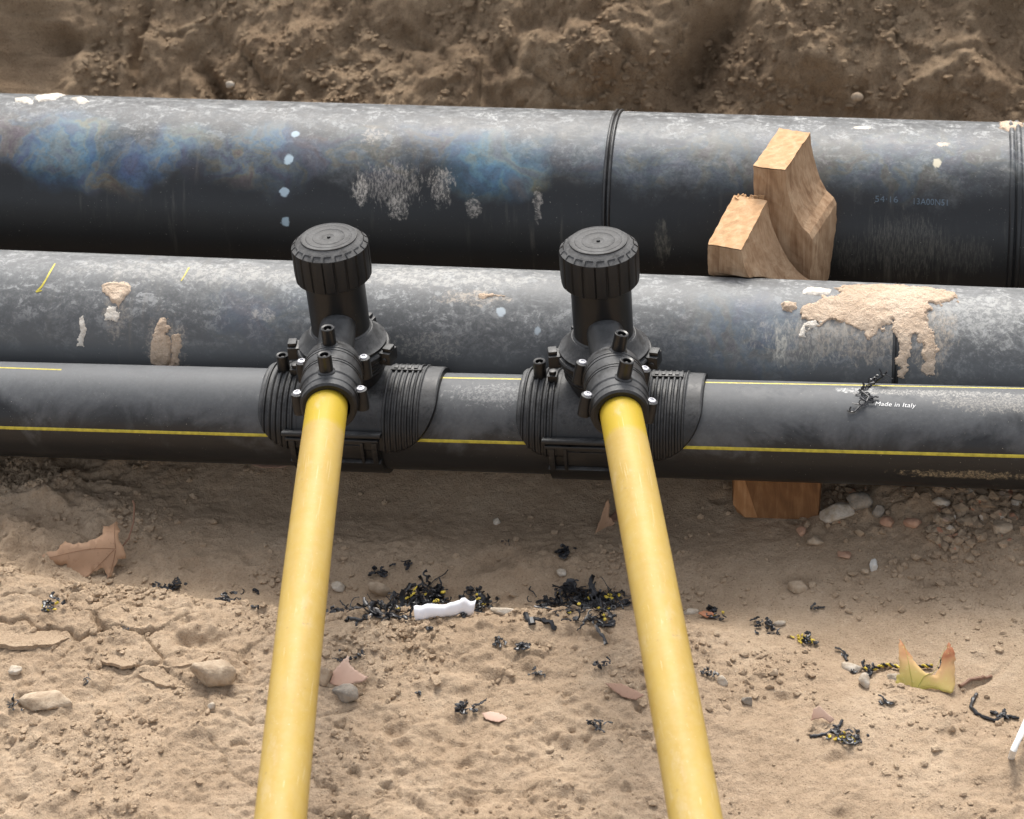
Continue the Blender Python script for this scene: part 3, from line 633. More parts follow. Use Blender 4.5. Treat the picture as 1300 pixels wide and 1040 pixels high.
# ------------------------------------------------------------------ valve fittings (tapping tees)
def RXY(az): return Matrix.Rotation(az, 4, 'Z')
def make_tee(x0, az, roll, label, lug=0.):
    root = empty('valve_fitting', (x0, 0, 0)); tag(root, label, 'pipe fitting', 'black valve fittings saddled on the front pipe')
    P = PF
    # saddle shell, ribbed at both ends, its outline rounded at the corners
    nx, na = 261, 90; xs = np.linspace(-.108, .122, nx); V = []
    for i, x in enumerate(xs):
        e = min((x+.108), (.122-x)); q = min(1, e/(.062 if x > 0 else .045)); rnd = math.sqrt(max(0, 1-(1-q)**2))
        af = .50+1.14*rnd if x > 0 else .80+.82*rnd; ab = -.8-.5*rnd
        up = .0085
        if x < -.056: up = .0078+.0026*(0 if x < -.101 or x > -.0595 else max(0, math.sin((x+.101)/.0072*2*math.pi))**.4)
        elif x > .050: up = .0078+.0026*(0 if x > .105 or x < .054 else max(0, math.sin((x-.054)/.0072*2*math.pi))**.4)
        else: up = .0072
        if e < .003: up *= (.75+.25*e/.003)
        for j in range(na):
            a = ab+(af-ab)*j/(na-1); ee = min(j, na-1-j); hh = up if ee > 1 else (-.0004 if ee == 0 else up*.8)
            if i in (0, nx-1): hh = -.0004
            V.append((x, -(P.r+hh)*math.sin(a), (P.r+hh)*math.cos(a)))
    s = MB(); s.add(V, grid_faces(nx, na)[:, ::-1].tolist()); s.build('saddle', M_PLASTIC, root, angle=40)
    # raised label bar on the top of the saddle
    b = MB(); b.box((.075, .012, .0715), (.040, .012, .004), bev=.0015); b.build('raised_plate', M_PLASTIC, root)
    for k in range(4):
        b = MB(); b.box((.062+k*.0085, .012, .0742), (.005, .007, .0012), bev=.0004); b.build('raised_mark', M_PLASTIC, root)
    # clamp below: lower shell, upper lip, window frame
    c = MB(); V = []; n_ = 60
    xs2 = [-.069, -.068, .049, .050]
    for i, x in enumerate(xs2):
        for j in range(n_):
            a = 1.45+(4.5-1.45)*j/(n_-1); r_ = P.r+(.0055 if i in (1, 2) else -.0005); V.append((x, -r_*math.sin(a), r_*math.cos(a)))
    c.add(V, grid_faces(4, n_)[:, ::-1].tolist()); c.build('clamp_band', M_PLASTIC, root)
    def at_ang(a, r_): return Vector((0, -r_*math.sin(a), r_*math.cos(a)))
    a = R_(71); rot = Matrix.Rotation(a-math.pi/2, 3, 'X')
    c = MB(); p = at_ang(a, P.r+.0125); c.box((-.009, p.y, p.z), (.128, .018, .0055), rot, .0016); c.build('clamp_lip', M_PLASTIC, root)
    a2 = R_(76.5); p = at_ang(a2, P.r+.0115); c = MB(); c.box((-.009, p.y, p.z), (.120, .014, .0035), Matrix.Rotation(a2-math.pi/2, 3, 'X'), .001); c.build('clamp_lip', M_PLASTIC, root)
    for xx, wd in ((-.062, .007), (-.045, .004), (.028, .004), (.044, .007)):
        c = MB()
        for a3 in (84, 92, 100):
            p = at_ang(R_(a3), P.r+.007); c.box((xx, p.y, p.z), (wd, .010, .0105), Matrix.Rotation(R_(a3)-math.pi/2, 3, 'X'), .0007)
        c.build('clamp_rib', M_PLASTIC, root)
    p = at_ang(R_(92), P.r+.0055); c = MB(); c.box((-.009, p.y, p.z), (.070, .006, .020), Matrix.Rotation(R_(92)-math.pi/2, 3, 'X'), .001); c.build('clamp_panel', M_PLASTIC, root)
    p = at_ang(R_(106), P.r+.007); c = MB(); c.box((-.009, p.y, p.z), (.118, .009, .004), Matrix.Rotation(R_(106)-math.pi/2, 3, 'X'), .001); c.build('clamp_lip', M_PLASTIC, root)
    # bowl, flared collar and cone under the tower
    b = MB(); pr = [(.046, .040), (.044, .055), (.0435, .064), (.047, .073), (.0505, .081), (.0515, .0825), (.0515, .0855), (.0500, .0862), (.0518, .0872), (.0522, .0905), (.0505, .0912), (.0523, .0922), (.0526, .0955), (.0508, .0962), (.0526, .0972), (.053, .104)]
    b.lathe(pr, n=72); b.build('valve_body', M_PLASTIC, root)
    b = MB(); pr = [(.050, .1035), (.0575, .104), (.0590, .106), (.0590, .112), (.0575, .114), (.0535, .1145), (.0530, .1175), (.0555, .118), (.0555, .1195), (.050, .1225), (.0425, .1335), (.0395, .1365), (.036, .137)]
    b.lathe(pr, n=80); b.build('collar', M_PLASTIC, root)
    # lugs on the collar with their bolts
    for k, (aa, big) in enumerate(((R_(187)+lug, 0), (R_(-14)+lug, 1), (R_(75)+lug, 0), (R_(120)+lug, 1))):
        Mx = Matrix.Rotation(aa, 3, 'Z'); b = MB()
        cpt = Mx @ Vector((.0620, 0, .1075)); b.box(cpt, (.016, .022, .017), Mx, .002)
        cpt = Mx @ Vector((.0640, 0, .1175)); b.box(cpt, (.011, .014, .007), Mx, .0015)
        lg = b.build('lug', M_PLASTIC, root)
        b = MB(); q = Mx @ Vector((.0625, -.0115, .106)); b.lathe([(.0034, -.001), (.0034, .0012), (.0025, .0018)], Matrix.Translation(q) @ Mx.to_4x4() @ Matrix.Rotation(R_(90), 4, 'X'), n=12); b.build('bolt', M_CAP, lg)
    # tower and ribbed cap
    b = MB(); b.lathe([(.0385, .134), (.0385, .137), (.0365, .139), (.0368, .214)], n=64); b.build('tower', M_PLASTIC, root)
    NR = 20
    def mod(a, k):
        if 2 <= k <= 4:
            u_ = (a*NR/(2*math.pi)) % 1; return (1-.035*(1 if .0 <= u_ < .09 else 0))*(1-.006*abs(u_-.54)*2)
        return 1
    b = MB(); pr = [(.0375, .213), (.0455, .2115), (.0470, .213), (.0478, .222), (.0478, .2535), (.0470, .2560), (.0395, .2625), (.0380, .2632), (.0345, .2655)]
    b.lathe(pr, n=NR*12, mod=mod, cap=False)
    cp = b.build('cap', M_CAP, root, angle=25)
    for k in range(NR):
        aa = 2*math.pi*(k+.58)/NR; Mx = Matrix.Rotation(aa, 3, 'Z')
        b = MB(); rt = Mx @ Matrix.Rotation(R_(40.9), 3, 'Y'); b.box(Mx @ Vector((.0418, .0004, .2607)), (.0011, .0086, .0009), rt, 0); b.box(Mx @ Vector((.0443, -.0044, .2585)), (.0064, .0009, .0009), rt, 0); b.build('notch', M_GLOSS, cp)
    b = MB(); b.lathe([(.0348, .2655), (.0346, .2668), (.0335, .2672), (.0325, .2666), (.0285, .2664), (.0280, .2668), (.0272, .2664), (.0200, .2662), (.0195, .2666), (.0188, .2661), (.0080, .2658), (.0070, .2662), (.0058, .2657), (.0022, .2650), (.0018, .2672), (.0004, .2676)], n=64, cap=False)
    b.build('cap_disc', M_CAP, cp)
    # branch with its coupler (local frame: -Y outwards)
    A_ = RXY(az) @ Matrix.Translation((0, 0, .155)) @ Matrix.Rotation(roll, 4, 'Y')
    AX = A_ @ Matrix.Rotation(R_(90), 4, 'X')      # local Z of the profile runs outwards
    b = MB(); b.lathe([(.0225, .0), (.0225, .090), (.0235, .094), (.0240, .130)], AX, n=48); b.build('branch', M_PLASTIC, root)
    b = MB(); b.lathe([(.0235, .1125), (.0315, .1130), (.0330, .1145), (.0334, .119), (.0346, .1205), (.0350, .124), (.0358, .126), (.0360, .130), (.0358, .128), (.0358, .166), (.0364, .168), (.0364, .186), (.0350, .188), (.0346, .199), (.0335, .2005), (.0331, .2095), (.0305, .2115), (.0252, .2112), (.0248, .198)], AX, n=64, cap=False)
    coup = b.build('coupler', M_PLASTIC, root, angle=28)
    for yb_ in (.134, .140, .158, .163):
        b = MB(); b.lathe([(.0355, yb_-.0012), (.0366, yb_-.0006), (.0366, yb_+.0006), (.0355, yb_+.0012)], AX, n=56, cap=False); b.build('coupler_band', M_PLASTIC, coup)
    for yy in (-.119, -.189):
        for sx in (-1, 1):
            b = MB(); q = A_ @ Matrix.Translation((sx*.0372, yy, 0)); b.lathe([(.0078, -.018), (.0080, -.002), (.0074, .0085), (.0060, .0092)], q, n=20)
            b.box(q @ Vector((-sx*.006, 0, -.006)), (.014, .012, .018), A_.to_3x3(), .001); bo = b.build('screw_boss', M_PLASTIC, coup)
            b = MB(); b.lathe([(.0050, .0085), (.0051, .0100), (.0044, .0110), (.0024, .0113), (.0020, .0100), (.0003, .0099)], q, n=18); b.build('screw', M_SCREW, bo)
    def terminal(q, h_=.031, r_=.0084, par=root):
        b = MB(); b.lathe([(r_*1.25, -.004), (r_*1.25, .0015), (r_*1.02, .003), (r_, h_), (r_*.88, h_+.0006), (r_*.62, h_-.0002), (r_*.58, h_-.011)], q, n=28, cap=False); tm = b.build('terminal', M_GLOSS, par)
        b = MB(); b.lathe([(r_*.28, h_-.018), (r_*.28, h_-.003), (r_*.1, h_-.002)], q, n=10); b.lathe([(r_*.6, h_-.0112), (.0001, h_-.0108)], q, n=14, cap=False); b.build('terminal_pin', M_CAP, tm)
    for yy in (-.126, -.186):
        terminal(A_ @ Matrix.Translation((0, yy, .0335)), .024, .0083, coup)
    # terminals on the saddle, one tall and one a low stub
    terminal(Matrix.Translation((-.083, .002, .0675)), .026, .0080)
    b = MB(); b.box((-.066, -.004, .0745), (.012, .014, .010), None, .0015); b.lathe([(.0045, .078), (.0045, .084), (.0025, .0845)], Matrix.Translation((-.066, -.004, 0)), n=16); b.build('indicator_stub', M_PLASTIC, root)
    return root, A_
tL, AL = make_tee(-.207, R_(9.8), R_(0), 'left black valve fitting on the front pipe, its ribbed round cap nearer the left edge', 0.)
tR, AR = make_tee(.124, R_(12.6), R_(13), 'right black valve fitting on the front pipe, its coupler and terminals leaning right', R_(5))

def yellow_pipe(x0, az, dz, label):
    root = empty('yellow_pipe', (x0, 0, 0), az); tag(root, label, 'pipe', 'yellow branch pipes running towards the camera')
    n = 90; pts = []; 
    for i in range(n):
        d = .195+(2.6-.195)*(i/(n-1))**1.6; pts.append((0, -d, .155-dz*max(0, d-.2)**2))
    m_ = MB(); m_.tube(pts, .0243, 48); m_.build('pipe_wall', M_YELLOW, root)
    return root
yellow_pipe(-.207, R_(9.2), .09, 'left yellow pipe leaning left as it runs from the left valve towards the camera')
yellow_pipe(.124, R_(12.9), .09, 'right yellow pipe leaning right as it runs from the right valve towards the camera')

# ------------------------------------------------------------------ wooden blocks
def chock(loc, az, w_top, w_bot, dep, z_top, z_bot, z_knee, label, seed, cut):
    """sawn block whose right flank is a hollow curve; profile in X-Z, depth along Y"""
    root = empty('wooden_block', (loc[0], loc[1], 0), az); tag(root, label, 'wooden block', 'pale sawn blocks wedged between the pipes')
    rr = random.Random(seed); zs = [z_top-(z_top-z_bot)*i/26 for i in range(27)]; prof = []
    for z in zs:
        q = (z_top-z)/(z_top-z_knee)
        wr = w_top+(w_bot-w_top)*(1-math.sqrt(max(0, 1-min(q, 1)**2)))**.8 if q < 1 else w_bot
        if q > 1.0: wr = w_bot-.10*max(0, z_knee-.03-z)
        prof.append((z, wr))
    ny = 14; V = []; Fs = []
    nxs = 8
    for (z, wr) in prof:
        for i in range(nxs):
            for j in (range(ny)):
                u_ = i/(nxs-1); y = dep*j/(ny-1)
                x = u_*wr + (.0006*rr.uniform(-1, 1) if i in (0, nxs-1) else 0)
                wrk = wr
                V.append([x, y+.0005*rr.uniform(-1, 1), z+cut*y*ss(z_bot, z_top, z)+(.0007*rr.uniform(-1, 1) if z == z_top else 0)])
    def idx(k, i, j): return (k*nxs+i)*ny+j
    K = len(prof)
    for k in range(K-1):
        for i in range(nxs-1):
            Fs.append((idx(k, i, 0), idx(k+1, i, 0), idx(k+1, i+1, 0), idx(k, i+1, 0))); Fs.append((idx(k, i, ny-1), idx(k, i+1, ny-1), idx(k+1, i+1, ny-1), idx(k+1, i, ny-1)))
        for j in range(ny-1):
            Fs.append((idx(k, 0, j), idx(k, 0, j+1), idx(k+1, 0, j+1), idx(k+1, 0, j))); Fs.append((idx(k, nxs-1, j), idx(k+1, nxs-1, j), idx(k+1, nxs-1, j+1), idx(k, nxs-1, j+1)))
    T = []
    for i in range(nxs-1):
        for j in range(ny-1): T.append((idx(0, i, j), idx(0, i+1, j), idx(0, i+1, j+1), idx(0, i, j+1))); Fs.append((idx(K-1, i, j), idx(K-1, i, j+1), idx(K-1, i+1, j+1), idx(K-1, i+1, j)))
    c, s_ = math.cos(az), math.sin(az)
    for v in V:      # keep clear of the round flanks of the pipes it is wedged between
        wy = loc[1]+s_*v[0]+c*v[1]; wx = loc[0]+c*v[0]-s_*v[1]
        for P_, sg in ((PM, 1), (PB_, -1)):
            dz_ = v[2]-(P_.z+P_.sz*wx); r2 = (P_.r+.002)**2-dz_**2
            if r2 > 0:
                lim = P_.y+sg*math.sqrt(r2)
                if (wy-lim)*sg < 0: v[1] += (lim-wy)/c; wy = lim
    o = mesh_obj('block_side', V, Fs, M_WOOD, root, smooth=False)
    mesh_obj('sawn_top', [(v[0], v[1], v[2]+.0012) for v in V[:nxs*ny]], T, M_WOODTOP, root, smooth=False)
    return root
chock((.286, .315), R_(-17), .044, .082, .098, .206, .0, .118, 'taller sawn wooden block with a hollow curved flank, behind the shorter one', 1, .09)
chock((.233, .215), R_(-17), .047, .112, .094, .143, .0, .052, 'shorter sawn wooden block with a splintery pale top, left of the taller one', 2, .26)
# splinters on the shorter block
b = MB(); rr = random.Random(5)
for k in range(14):
    x_ = .264+.034*rr.random(); y_ = .298+.008*rr.random(); b.box((x_, y_, .1665), (.005+.004*rr.random(), .0015, .002+.003*rr.random()), Matrix.Rotation(rr.uniform(-1, 1), 3, 'Z') @ Matrix.Rotation(rr.uniform(-.6, .6), 3, 'Y'), 0)
sp = b.build('splinter', M_WOODTOP, None, smooth=False); par = [o for o in COL.objects if o.name.startswith('wooden_block')][1]; sp.parent = par; sp.matrix_parent_inverse = (Matrix.Translation((.233, .215, 0)) @ Matrix.Rotation(R_(-17), 4, 'Z')).inverted()

# dark block under the front pipe
root = empty('wooden_block', (.277, .0, -.14)); tag(root, 'dark brown wooden block on the ground beneath the front pipe', 'wooden block')
gz = ground_z(.33, -.005); hz = -.0655
b = MB(); pr = [(.0, gz+.024), (.004, gz+.010), (.014, gz+.0015), (.104, gz+.002), (.110, gz+.010), (.112, hz-.01), (.108, hz), (.004, hz), (.0, hz-.006)]
V = []
for k, (y_, tz) in enumerate(((.0, 0), (.004, .0), (.16, -.035))):
    for (x_, z_) in pr:
        z2 = z_ if z_ < -.085 else z_+tz; ins = .0015 if k == 0 else 0
        V.append((x_+(ins if x_ < .05 else -ins), y_, z2+.14))
n_ = len(pr); Fs = [tuple(range(n_)), tuple(range(2*n_, 3*n_))[::-1]]
for k in range(2):
    for i in range(n_): j = (i+1) % n_; Fs.append((k*n_+i, (k+1)*n_+i, (k+1)*n_+j, k*n_+j))
b.add(V, Fs); b.build('block_body', M_WOODDK, root, smooth=False)
b = MB(); b.add([(.0008, -.0008, gz+.162), (.016, -.0008, gz+.1425), (.032, -.0008, gz+.1425), (.014, -.0008, hz+.14), (.004, -.0008, hz+.14)], [(0, 1, 2, 3, 4)]); b.build('lighter_corner', M_WOODTOP if False else wood_mat('orange_brown_wood', (.24, .12, .05), (.33, .17, .075), (.42, .24, .12)), root, smooth=False)  # lighter orange patch over the block's left bevel

# ------------------------------------------------------------------ stones
def stone(px, py, sx, sy, sz_, mat, label, seed, sink=.3, rz=0., name='stone', cat='stone', flat=False, sub=3, sharp=.0):
    p = on_ground(px, py); bv, bf = icos(sub); rs = np.random.default_rng(seed)
    d = 1+.28*fbm(bv[:, 0]*1.3+seed, bv[:, 1]*1.3, bv[:, 2]*1.3, 3, seed)+.0*bv[:, 0]
    v = bv*d[:, None]
    for _ in range(9):      # knock a few facets off
        n = rs.normal(size=3); n /= np.linalg.norm(n); lim = rs.uniform(.5, .8); k_ = v@n; v = v-np.clip(k_-lim, 0, 9)[:, None]*n
    v = v*(1+.09*fbm(bv[:, 0]*3.5+seed, bv[:, 1]*3.5, bv[:, 2]*3.5, 4, seed+5, .6))[:, None]
    v = v*np.array([sx, sy, sz_])*1.12; c, s_ = math.cos(rz), math.sin(rz); v = np.stack([v[:, 0]*c-v[:, 1]*s_, v[:, 0]*s_+v[:, 1]*c, v[:, 2]], -1)
    o = mesh_obj(name, v, bf, mat, None, smooth=not flat); o.location = (p.x, p.y, p.z+sz_*(1-2*sink)*.5); tag(o, label, cat); return o
stone(271, 862, .026, .018, .020, M_STONE, 'largest tan stone in the left foreground, rounded and half sunk in soil', 1, .1, .2)
stone(65, 893, .034, .016, .010, M_STONE, 'flat pale stone embedded in the sand near the bottom left corner', 2, .35)
stone(1013, 748, .0125, .009, .009, M_STONE, 'small pale stone alone on the smooth sand beside its dark socket', 3, .05)
stone(1108, 722, .0058, .0062, .0085, flat_mat('white_pebble', (.62, .60, .56), .6, .08), 'smooth white pebble standing at the foot of the gravel patch', 4, .05)
stone(1098, 728, .006, .005, .0045, M_STONE, 'tiny tan pebble lying just left of the smooth white pebble', 5, .1)
stone(1062, 655, .020, .014, .015, M_WHITE, 'jagged white stone lying right beside the dark brown wooden block', 6, .1, .4, sub=3)
stone(1090, 643, .016, .012, .014, M_GREY, 'grey angular stone between the jagged white stone and the gravel', 7, .1)
stone(481, 752, .014, .009, .011, M_STONE, 'tan lump of soil on the shavings left of the paper strip', 8, .1, name='clod', cat='clod')
stone(430, 748, .008, .007, .007, M_WHITE, 'small whitish stone just right of the left yellow pipe', 9, .1)
stone(439, 884, .016, .012, .012, M_GREY, 'brown rounded clod below the pinkish leaf by the left yellow pipe', 10, .15, name='clod', cat='clod')
stone(410, 862, .012, .010, .014, M_STONE, 'tan clod touching the right side of the left yellow pipe', 11, .2, name='clod', cat='clod')
stone(641, 783, .018, .008, .004, M_WHITE, 'thin flat whitish stone right of the paper strip', 12, .2)
stone(652, 757, .006, .005, .005, M_STONE, 'small round tan pebble above the thin flat whitish stone', 13, .1)
stone(714, 731, .007, .005, .005, M_WHITE, 'small pale pebble above the big pile of black shavings', 14, .1)
stone(731, 780, .0065, .005, .006, M_STONE, 'tan pebble at the front edge of the big pile of black shavings', 15, .05)
stone(1078, 848, .013, .008, .006, M_WHITE, 'long whitish plaster lump left of the yellow and black cord', 16, .15, -.5)
stone(1098, 868, .008, .009, .010, M_WHITE, 'upright whitish plaster lump below the yellow and black cord', 17, .1)
stone(1137, 861, .010, .006, .005, M_WHITE, 'small pale lump touching the left edge of the green-yellow leaf', 18, .15)
stone(876, 778, .010, .006, .005, M_WHITE, 'pale lump right of the right yellow pipe above the coloured scraps', 19, .15)
stone(990, 793, .007, .005, .004, M_WHITE, 'pale pebble at the right end of the shaving beside the gravelly crest', 20, .1)
stone(983, 857, .005, .005, .006, M_STONE, 'small tan pebble upright in the crumbly soil right of the yellow pipe', 21, .1)
stone(917, 868, .006, .005, .007, M_WHITE, 'small pinkish white pebble near the right yellow pipe bottom', 22, .1)
stone(949, 892, .007, .006, .006, M_GREY, 'dark grey pebble in front of the crumbly mound by the yellow pipe', 23, .1)
stone(20, 852, .008, .006, .006, M_WHITE, 'small whitish stone near the left edge above the flat pale stone', 24, .1)
stone(1160, 665, .012, .008, .006, M_RED, 'reddish brick fragment on the gravel patch', 25, .1, cat='brick fragment', name='brick_fragment')
stone(1128, 664, .010, .008, .006, M_RED, 'flat reddish fragment left of the brick piece on the gravel', 26, .15, cat='brick fragment', name='brick_fragment')
stone(1072, 705, .012, .009, .003, M_RED, 'flat reddish flake embedded in smooth soil below the gravel', 27, .2, cat='brick fragment', name='brick_fragment')
stone(1270, 668, .014, .010, .008, M_STONE, 'broad tan stone on the gravel near the right edge', 28, .1)
stone(1290, 640, .008, .006, .006, M_WHITE, 'white stone on the gravel at the right edge under the pipe', 29, .1)
stone(1195, 636, .012, .007, .007, M_WHITE, 'pale rough stone at the back of the gravel under the front pipe', 30, .1)
stone(1034, 690, .012, .009, .009, M_STONE, 'brown stone at the left tip of the gravel patch', 31, .1)
stone(1018, 677, .007, .006, .006, M_RED, 'reddish pebble just below the dark wooden block corner', 32, .1)
stone(1115, 610+40, .009, .007, .009, M_GREY, 'grey stone right of the angular grey one under the pipe', 33, .1)
stone(855, 870, .005, .004, .004, M_STONE, 'tiny pebble left of the right yellow pipe near the wet leaf', 34, .1)
stone(268, 898, .005, .004, .005, M_WHITE, 'tiny white pebble below the largest tan stone', 35, .0)
stone(630, 663, .006, .005, .004, M_WHITE, 'tiny pale pebble on the smooth soil between the two yellow pipes', 36, .1)
# half-round slabs of crust pushed up at the left
def slab(px, py, pts, th, tilt, rz, label):
    p = on_ground(px, py); out = []
    rs = random.Random(px); n = len(pts); V = []
    for i in range(n*6):
        a = pts[i//6]; b_ = pts[(i//6+1) % n]; q = (i % 6)/6; j = .0014
        out.append((a[0]+(b_[0]-a[0])*q+rs.uniform(-j, j), a[1]+(b_[1]-a[1])*q+rs.uniform(-j, j)))
    bm = bmesh.new(); vs_ = [bm.verts.new((x_, y_, 0)) for x_, y_ in out]; f = bm.faces.new(vs_)
    r_ = bmesh.ops.extrude_face_region(bm, geom=[f]); 
    for v in [e for e in r_['geom'] if isinstance(e, bmesh.types.BMVert)]: v.co.z += th
    bmesh.ops.triangulate(bm, faces=bm.faces[:]); bmesh.ops.subdivide_edges(bm, edges=bm.edges[:], cuts=2, use_grid_fill=True)
    for v in bm.verts:
        v.co.z += .0016*float(fbm(np.array(v.co.x*70+px), np.array(v.co.y*70), np.array(v.co.z*60), 3, 3)) ; v.co.x += .001*float(vn(v.co.z*300, v.co.y*200, 1., 3))
    bmesh.ops.recalc_face_normals(bm, faces=bm.faces[:])
    me = bpy.data.meshes.new('soil_slab'); bm.to_mesh(me); bm.free(); me.materials.append(M_GROUND); o = bpy.data.objects.new('soil_slab', me); COL.objects.link(o)
    o.location = (p.x, p.y, p.z-.0048); o.rotation_euler = (tilt[0], tilt[1], rz); tag(o, label, 'soil slab')
slab(235, 838, [(-.030, -.008), (-.012, -.016), (.020, -.010), (.030, .004), (.010, .016), (-.020, .012)], .006, (R_(-16), R_(-4)), .2, 'broken slab of crusted soil tilted up behind the largest tan stone')
slab(35, 812, [(-.05, -.010), (-.010, -.018), (.034, -.010), (.050, .004), (.02, .018), (-.04, .014)], .006, (R_(-6), R_(3)), .1, 'wide flat slab of crusted soil at the left edge above a dark crack')
slab(150, 838, [(-.022, -.006), (.008, -.010), (.024, -.002), (.012, .008), (-.016, .008)], .004, (R_(-8), R_(3)), -.1, 'thin crust slab between the wide left slab and the tilted one')
slab(205, 862, [(-.030, -.005), (.0, -.012), (.034, -.006), (.026, .008), (-.02, .008)], .005, (R_(-7), R_(2)), -.25, 'low cracked crust slab just left of the largest tan stone')

# ------------------------------------------------------------------ leaves
def leaf(name, loc, outline, mat, bend, size, label, rot, th=.0005, veins=(), stem=None, n=26):
    xs_ = [p[0] for p in outline]; ys_ = [p[1] for p in outline]
    gx_ = np.linspace(min(xs_), max(xs_), n*2); gy_ = np.linspace(min(ys_), max(ys_), n*2)
    bm = bmesh.new(); vs_ = []
    N_ = len(outline); dens = []
    for i in range(N_):
        a = outline[i]; b_ = outline[(i+1) % N_]; L_ = math.dist(a, b_); k_ = max(1, int(L_/.05))
        for q in range(k_):
            j = .022 if q else 0; dens.append((a[0]+(b_[0]-a[0])*q/k_+random.uniform(-j, j), a[1]+(b_[1]-a[1])*q/k_+random.uniform(-j, j)))
    f = bm.faces.new([bm.verts.new((x_, y_, 0)) for x_, y_ in dens])
    bmesh.ops.triangulate(bm, faces=[f])
    for _ in range(3):
        ed = [e for e in bm.edges if e.calc_length() > .12]
        if ed: bmesh.ops.subdivide_edges(bm, edges=ed, cuts=1); bmesh.ops.triangulate(bm, faces=[f for f in bm.faces if len(f.verts) > 3])
    uvl = bm.loops.layers.uv.new('UVMap')
    for f_ in bm.faces:
        for l in f_.loops: l[uvl].uv = ((l.vert.co.x-min(xs_))/(max(xs_)-min(xs_)), (l.vert.co.y-min(ys_))/(max(ys_)-min(ys_)))
    def warp(v): x_, y_, z_ = bend(v.x, v.y); return Vector((x_, y_, z_+v.z))*size
    for v in bm.verts: v.co = warp(v.co)
    bmesh.ops.recalc_face_normals(bm, faces=bm.faces[:])
    g_ = bmesh.ops.solidify(bm, geom=bm.faces[:], thickness=th)
    for f_ in bm.faces: f_.smooth = True
    root = empty(name, loc); root.rotation_euler = rot; tag(root, label, 'leaf')
    me = bpy.data.meshes.new('leaf_blade'); bm.to_mesh(me); bm.free(); me.materials.append(mat); o = bpy.data.objects.new('leaf_blade', me); COL.objects.link(o); o.parent = root
    vm = MB()
    for vv in veins:
        pts_ = [warp(Vector((vv[0][0]+(vv[1][0]-vv[0][0])*q/8, vv[0][1]+(vv[1][1]-vv[0][1])*q/8, .004))) for q in range(9)]
        vm.tube(pts_, [size*.009*(1-q/11) for q in range(9)], 5)
    if veins: vm.build('leaf_vein', mat, root)
    if stem:
        sm = MB(); sm.tube([Vector(p)*size for p in stem], [size*.016]*len(stem), 6); sm.build('leaf_stem', M_LEAF_DK, root)
    return root
random.seed(8)
# the green-yellow leaf: two pointed lobes standing up
yg = [(-.5, -.02), (-.53, .12), (-.50, .28), (-.42, .36), (-.40, .6), (-.37, .85), (-.33, 1.0), (-.26, .90), (-.16, .72), (-.06, .52), (.02, .44), (.08, .40), (.2, .46), (.36, .60), (.5, .82), (.58, .90), (.63, 1.06), (.69, .92), (.70, .7), (.67, .4), (.64, .2), (.56, .08), (.40, .08), (.2, .04), (.0, .02), (-.2, -.04), (-.38, -.08)]
p = on_ground(1180, 876); leaf('fallen_leaf', (p.x-.006, p.y-.004, p.z-.001), yg, M_LEAF_YG, lambda x, y: (x, -.16*math.sin(x*3.2)+.75*y+.15*(y-.4)**2+.05*math.sin(x*9+y*4), .62*y+.12*x*x+.04*math.sin(x*7+y*5)), .056, 'green-yellow maple leaf with two upright points at lower right', (0, 0, R_(12)), veins=(((-.2, .05), (-.24, .95)), ((-.15, .05), (.58, .95)), ((-.15, .04), (.5, .12))))
# big brown leaf at the left
br = [(-1.0, .12), (-.78, .22), (-.62, .20), (-.45, .34), (-.32, .24), (-.1, .22), (.10, .26), (.22, .34), (.20, .58), (.30, .56), (.42, .72), (.50, .50), (.50, .28), (.58, .14), (.62, -.02), (.48, -.04), (.40, -.22), (.30, -.40), (.24, -.18), (.05, -.22), (-.12, -.36), (-.22, -.50), (-.34, -.30), (-.48, -.22), (-.42, -.04), (-.62, .0), (-.8, .05)]
p = on_ground(118, 722); leaf('fallen_leaf', (p.x, p.y, p.z+.014), br, M_LEAF_BR, lambda x, y: (x, y*1.0, .12*math.sin(x*2.4+1)+.18*y+.10*math.sin(y*6)-.10*x*x), .073, 'large brown curled maple leaf lying in the shade at the left', (R_(20), R_(3), R_(12)), veins=(((.45, .1), (-.95, .12)), ((.45, .1), (.40, .66)), ((.42, .08), (-.2, -.42)), ((.45, .08), (.32, -.36))), stem=[(.48, .12, .04), (.66, .34, .12), (.74, .62, .2), (.76, .9, .34), (.73, .97, .37)])
# curled leaf by the right yellow pipe
cl = [(-.6, -.2), (-.3, -.05), (-.1, .35), (.15, .8), (.3, 1.0), (.36, .7), (.30, .3), (.55, -.05), (.3, -.2), (.05, -.35), (-.2, -.3)]
p = on_ground(764, 672); leaf('fallen_leaf', (p.x, p.y, p.z), cl, M_LEAF_BR, lambda x, y: (x*.8, .5*y+.25*math.sin(x*4), .62*max(y, -.1)+.3*x*x), .040, 'curled brown leaf standing just left of the right yellow pipe', (0, 0, R_(8)), veins=(((0, -.2), (.28, .9)),))
p = on_ground(790, 655); leaf('fallen_leaf', (p.x, p.y, p.z+.003), [(-.6, -.3), (-.2, .2), (.2, .3), (.6, .1), (.7, -.3), (.2, -.45)], M_LEAF_DK, lambda x, y: (x, y, .2*x*x+.2*y), .036, 'dark flat leaf half hidden behind the right yellow pipe', (0, 0, .2))
p = on_ground(345, 593); leaf('fallen_leaf', (p.x, p.y, p.z+.004), [(-.8, .0), (-.4, .16), (.2, .12), (.9, .2), (.5, -.12), (-.3, -.12)], M_LEAF_PK, lambda x, y: (x, y, .12*x*x), .040, 'narrow dry leaf lying just below the front pipe near the left valve', (0, 0, .05))
pk = [(-.5, -.3), (-.45, .2), (-.2, .75), (-.05, 1.0), (.05, .6), (.3, .35), (.75, .0), (.6, -.15), (.2, -.25), (-.1, -.4)]
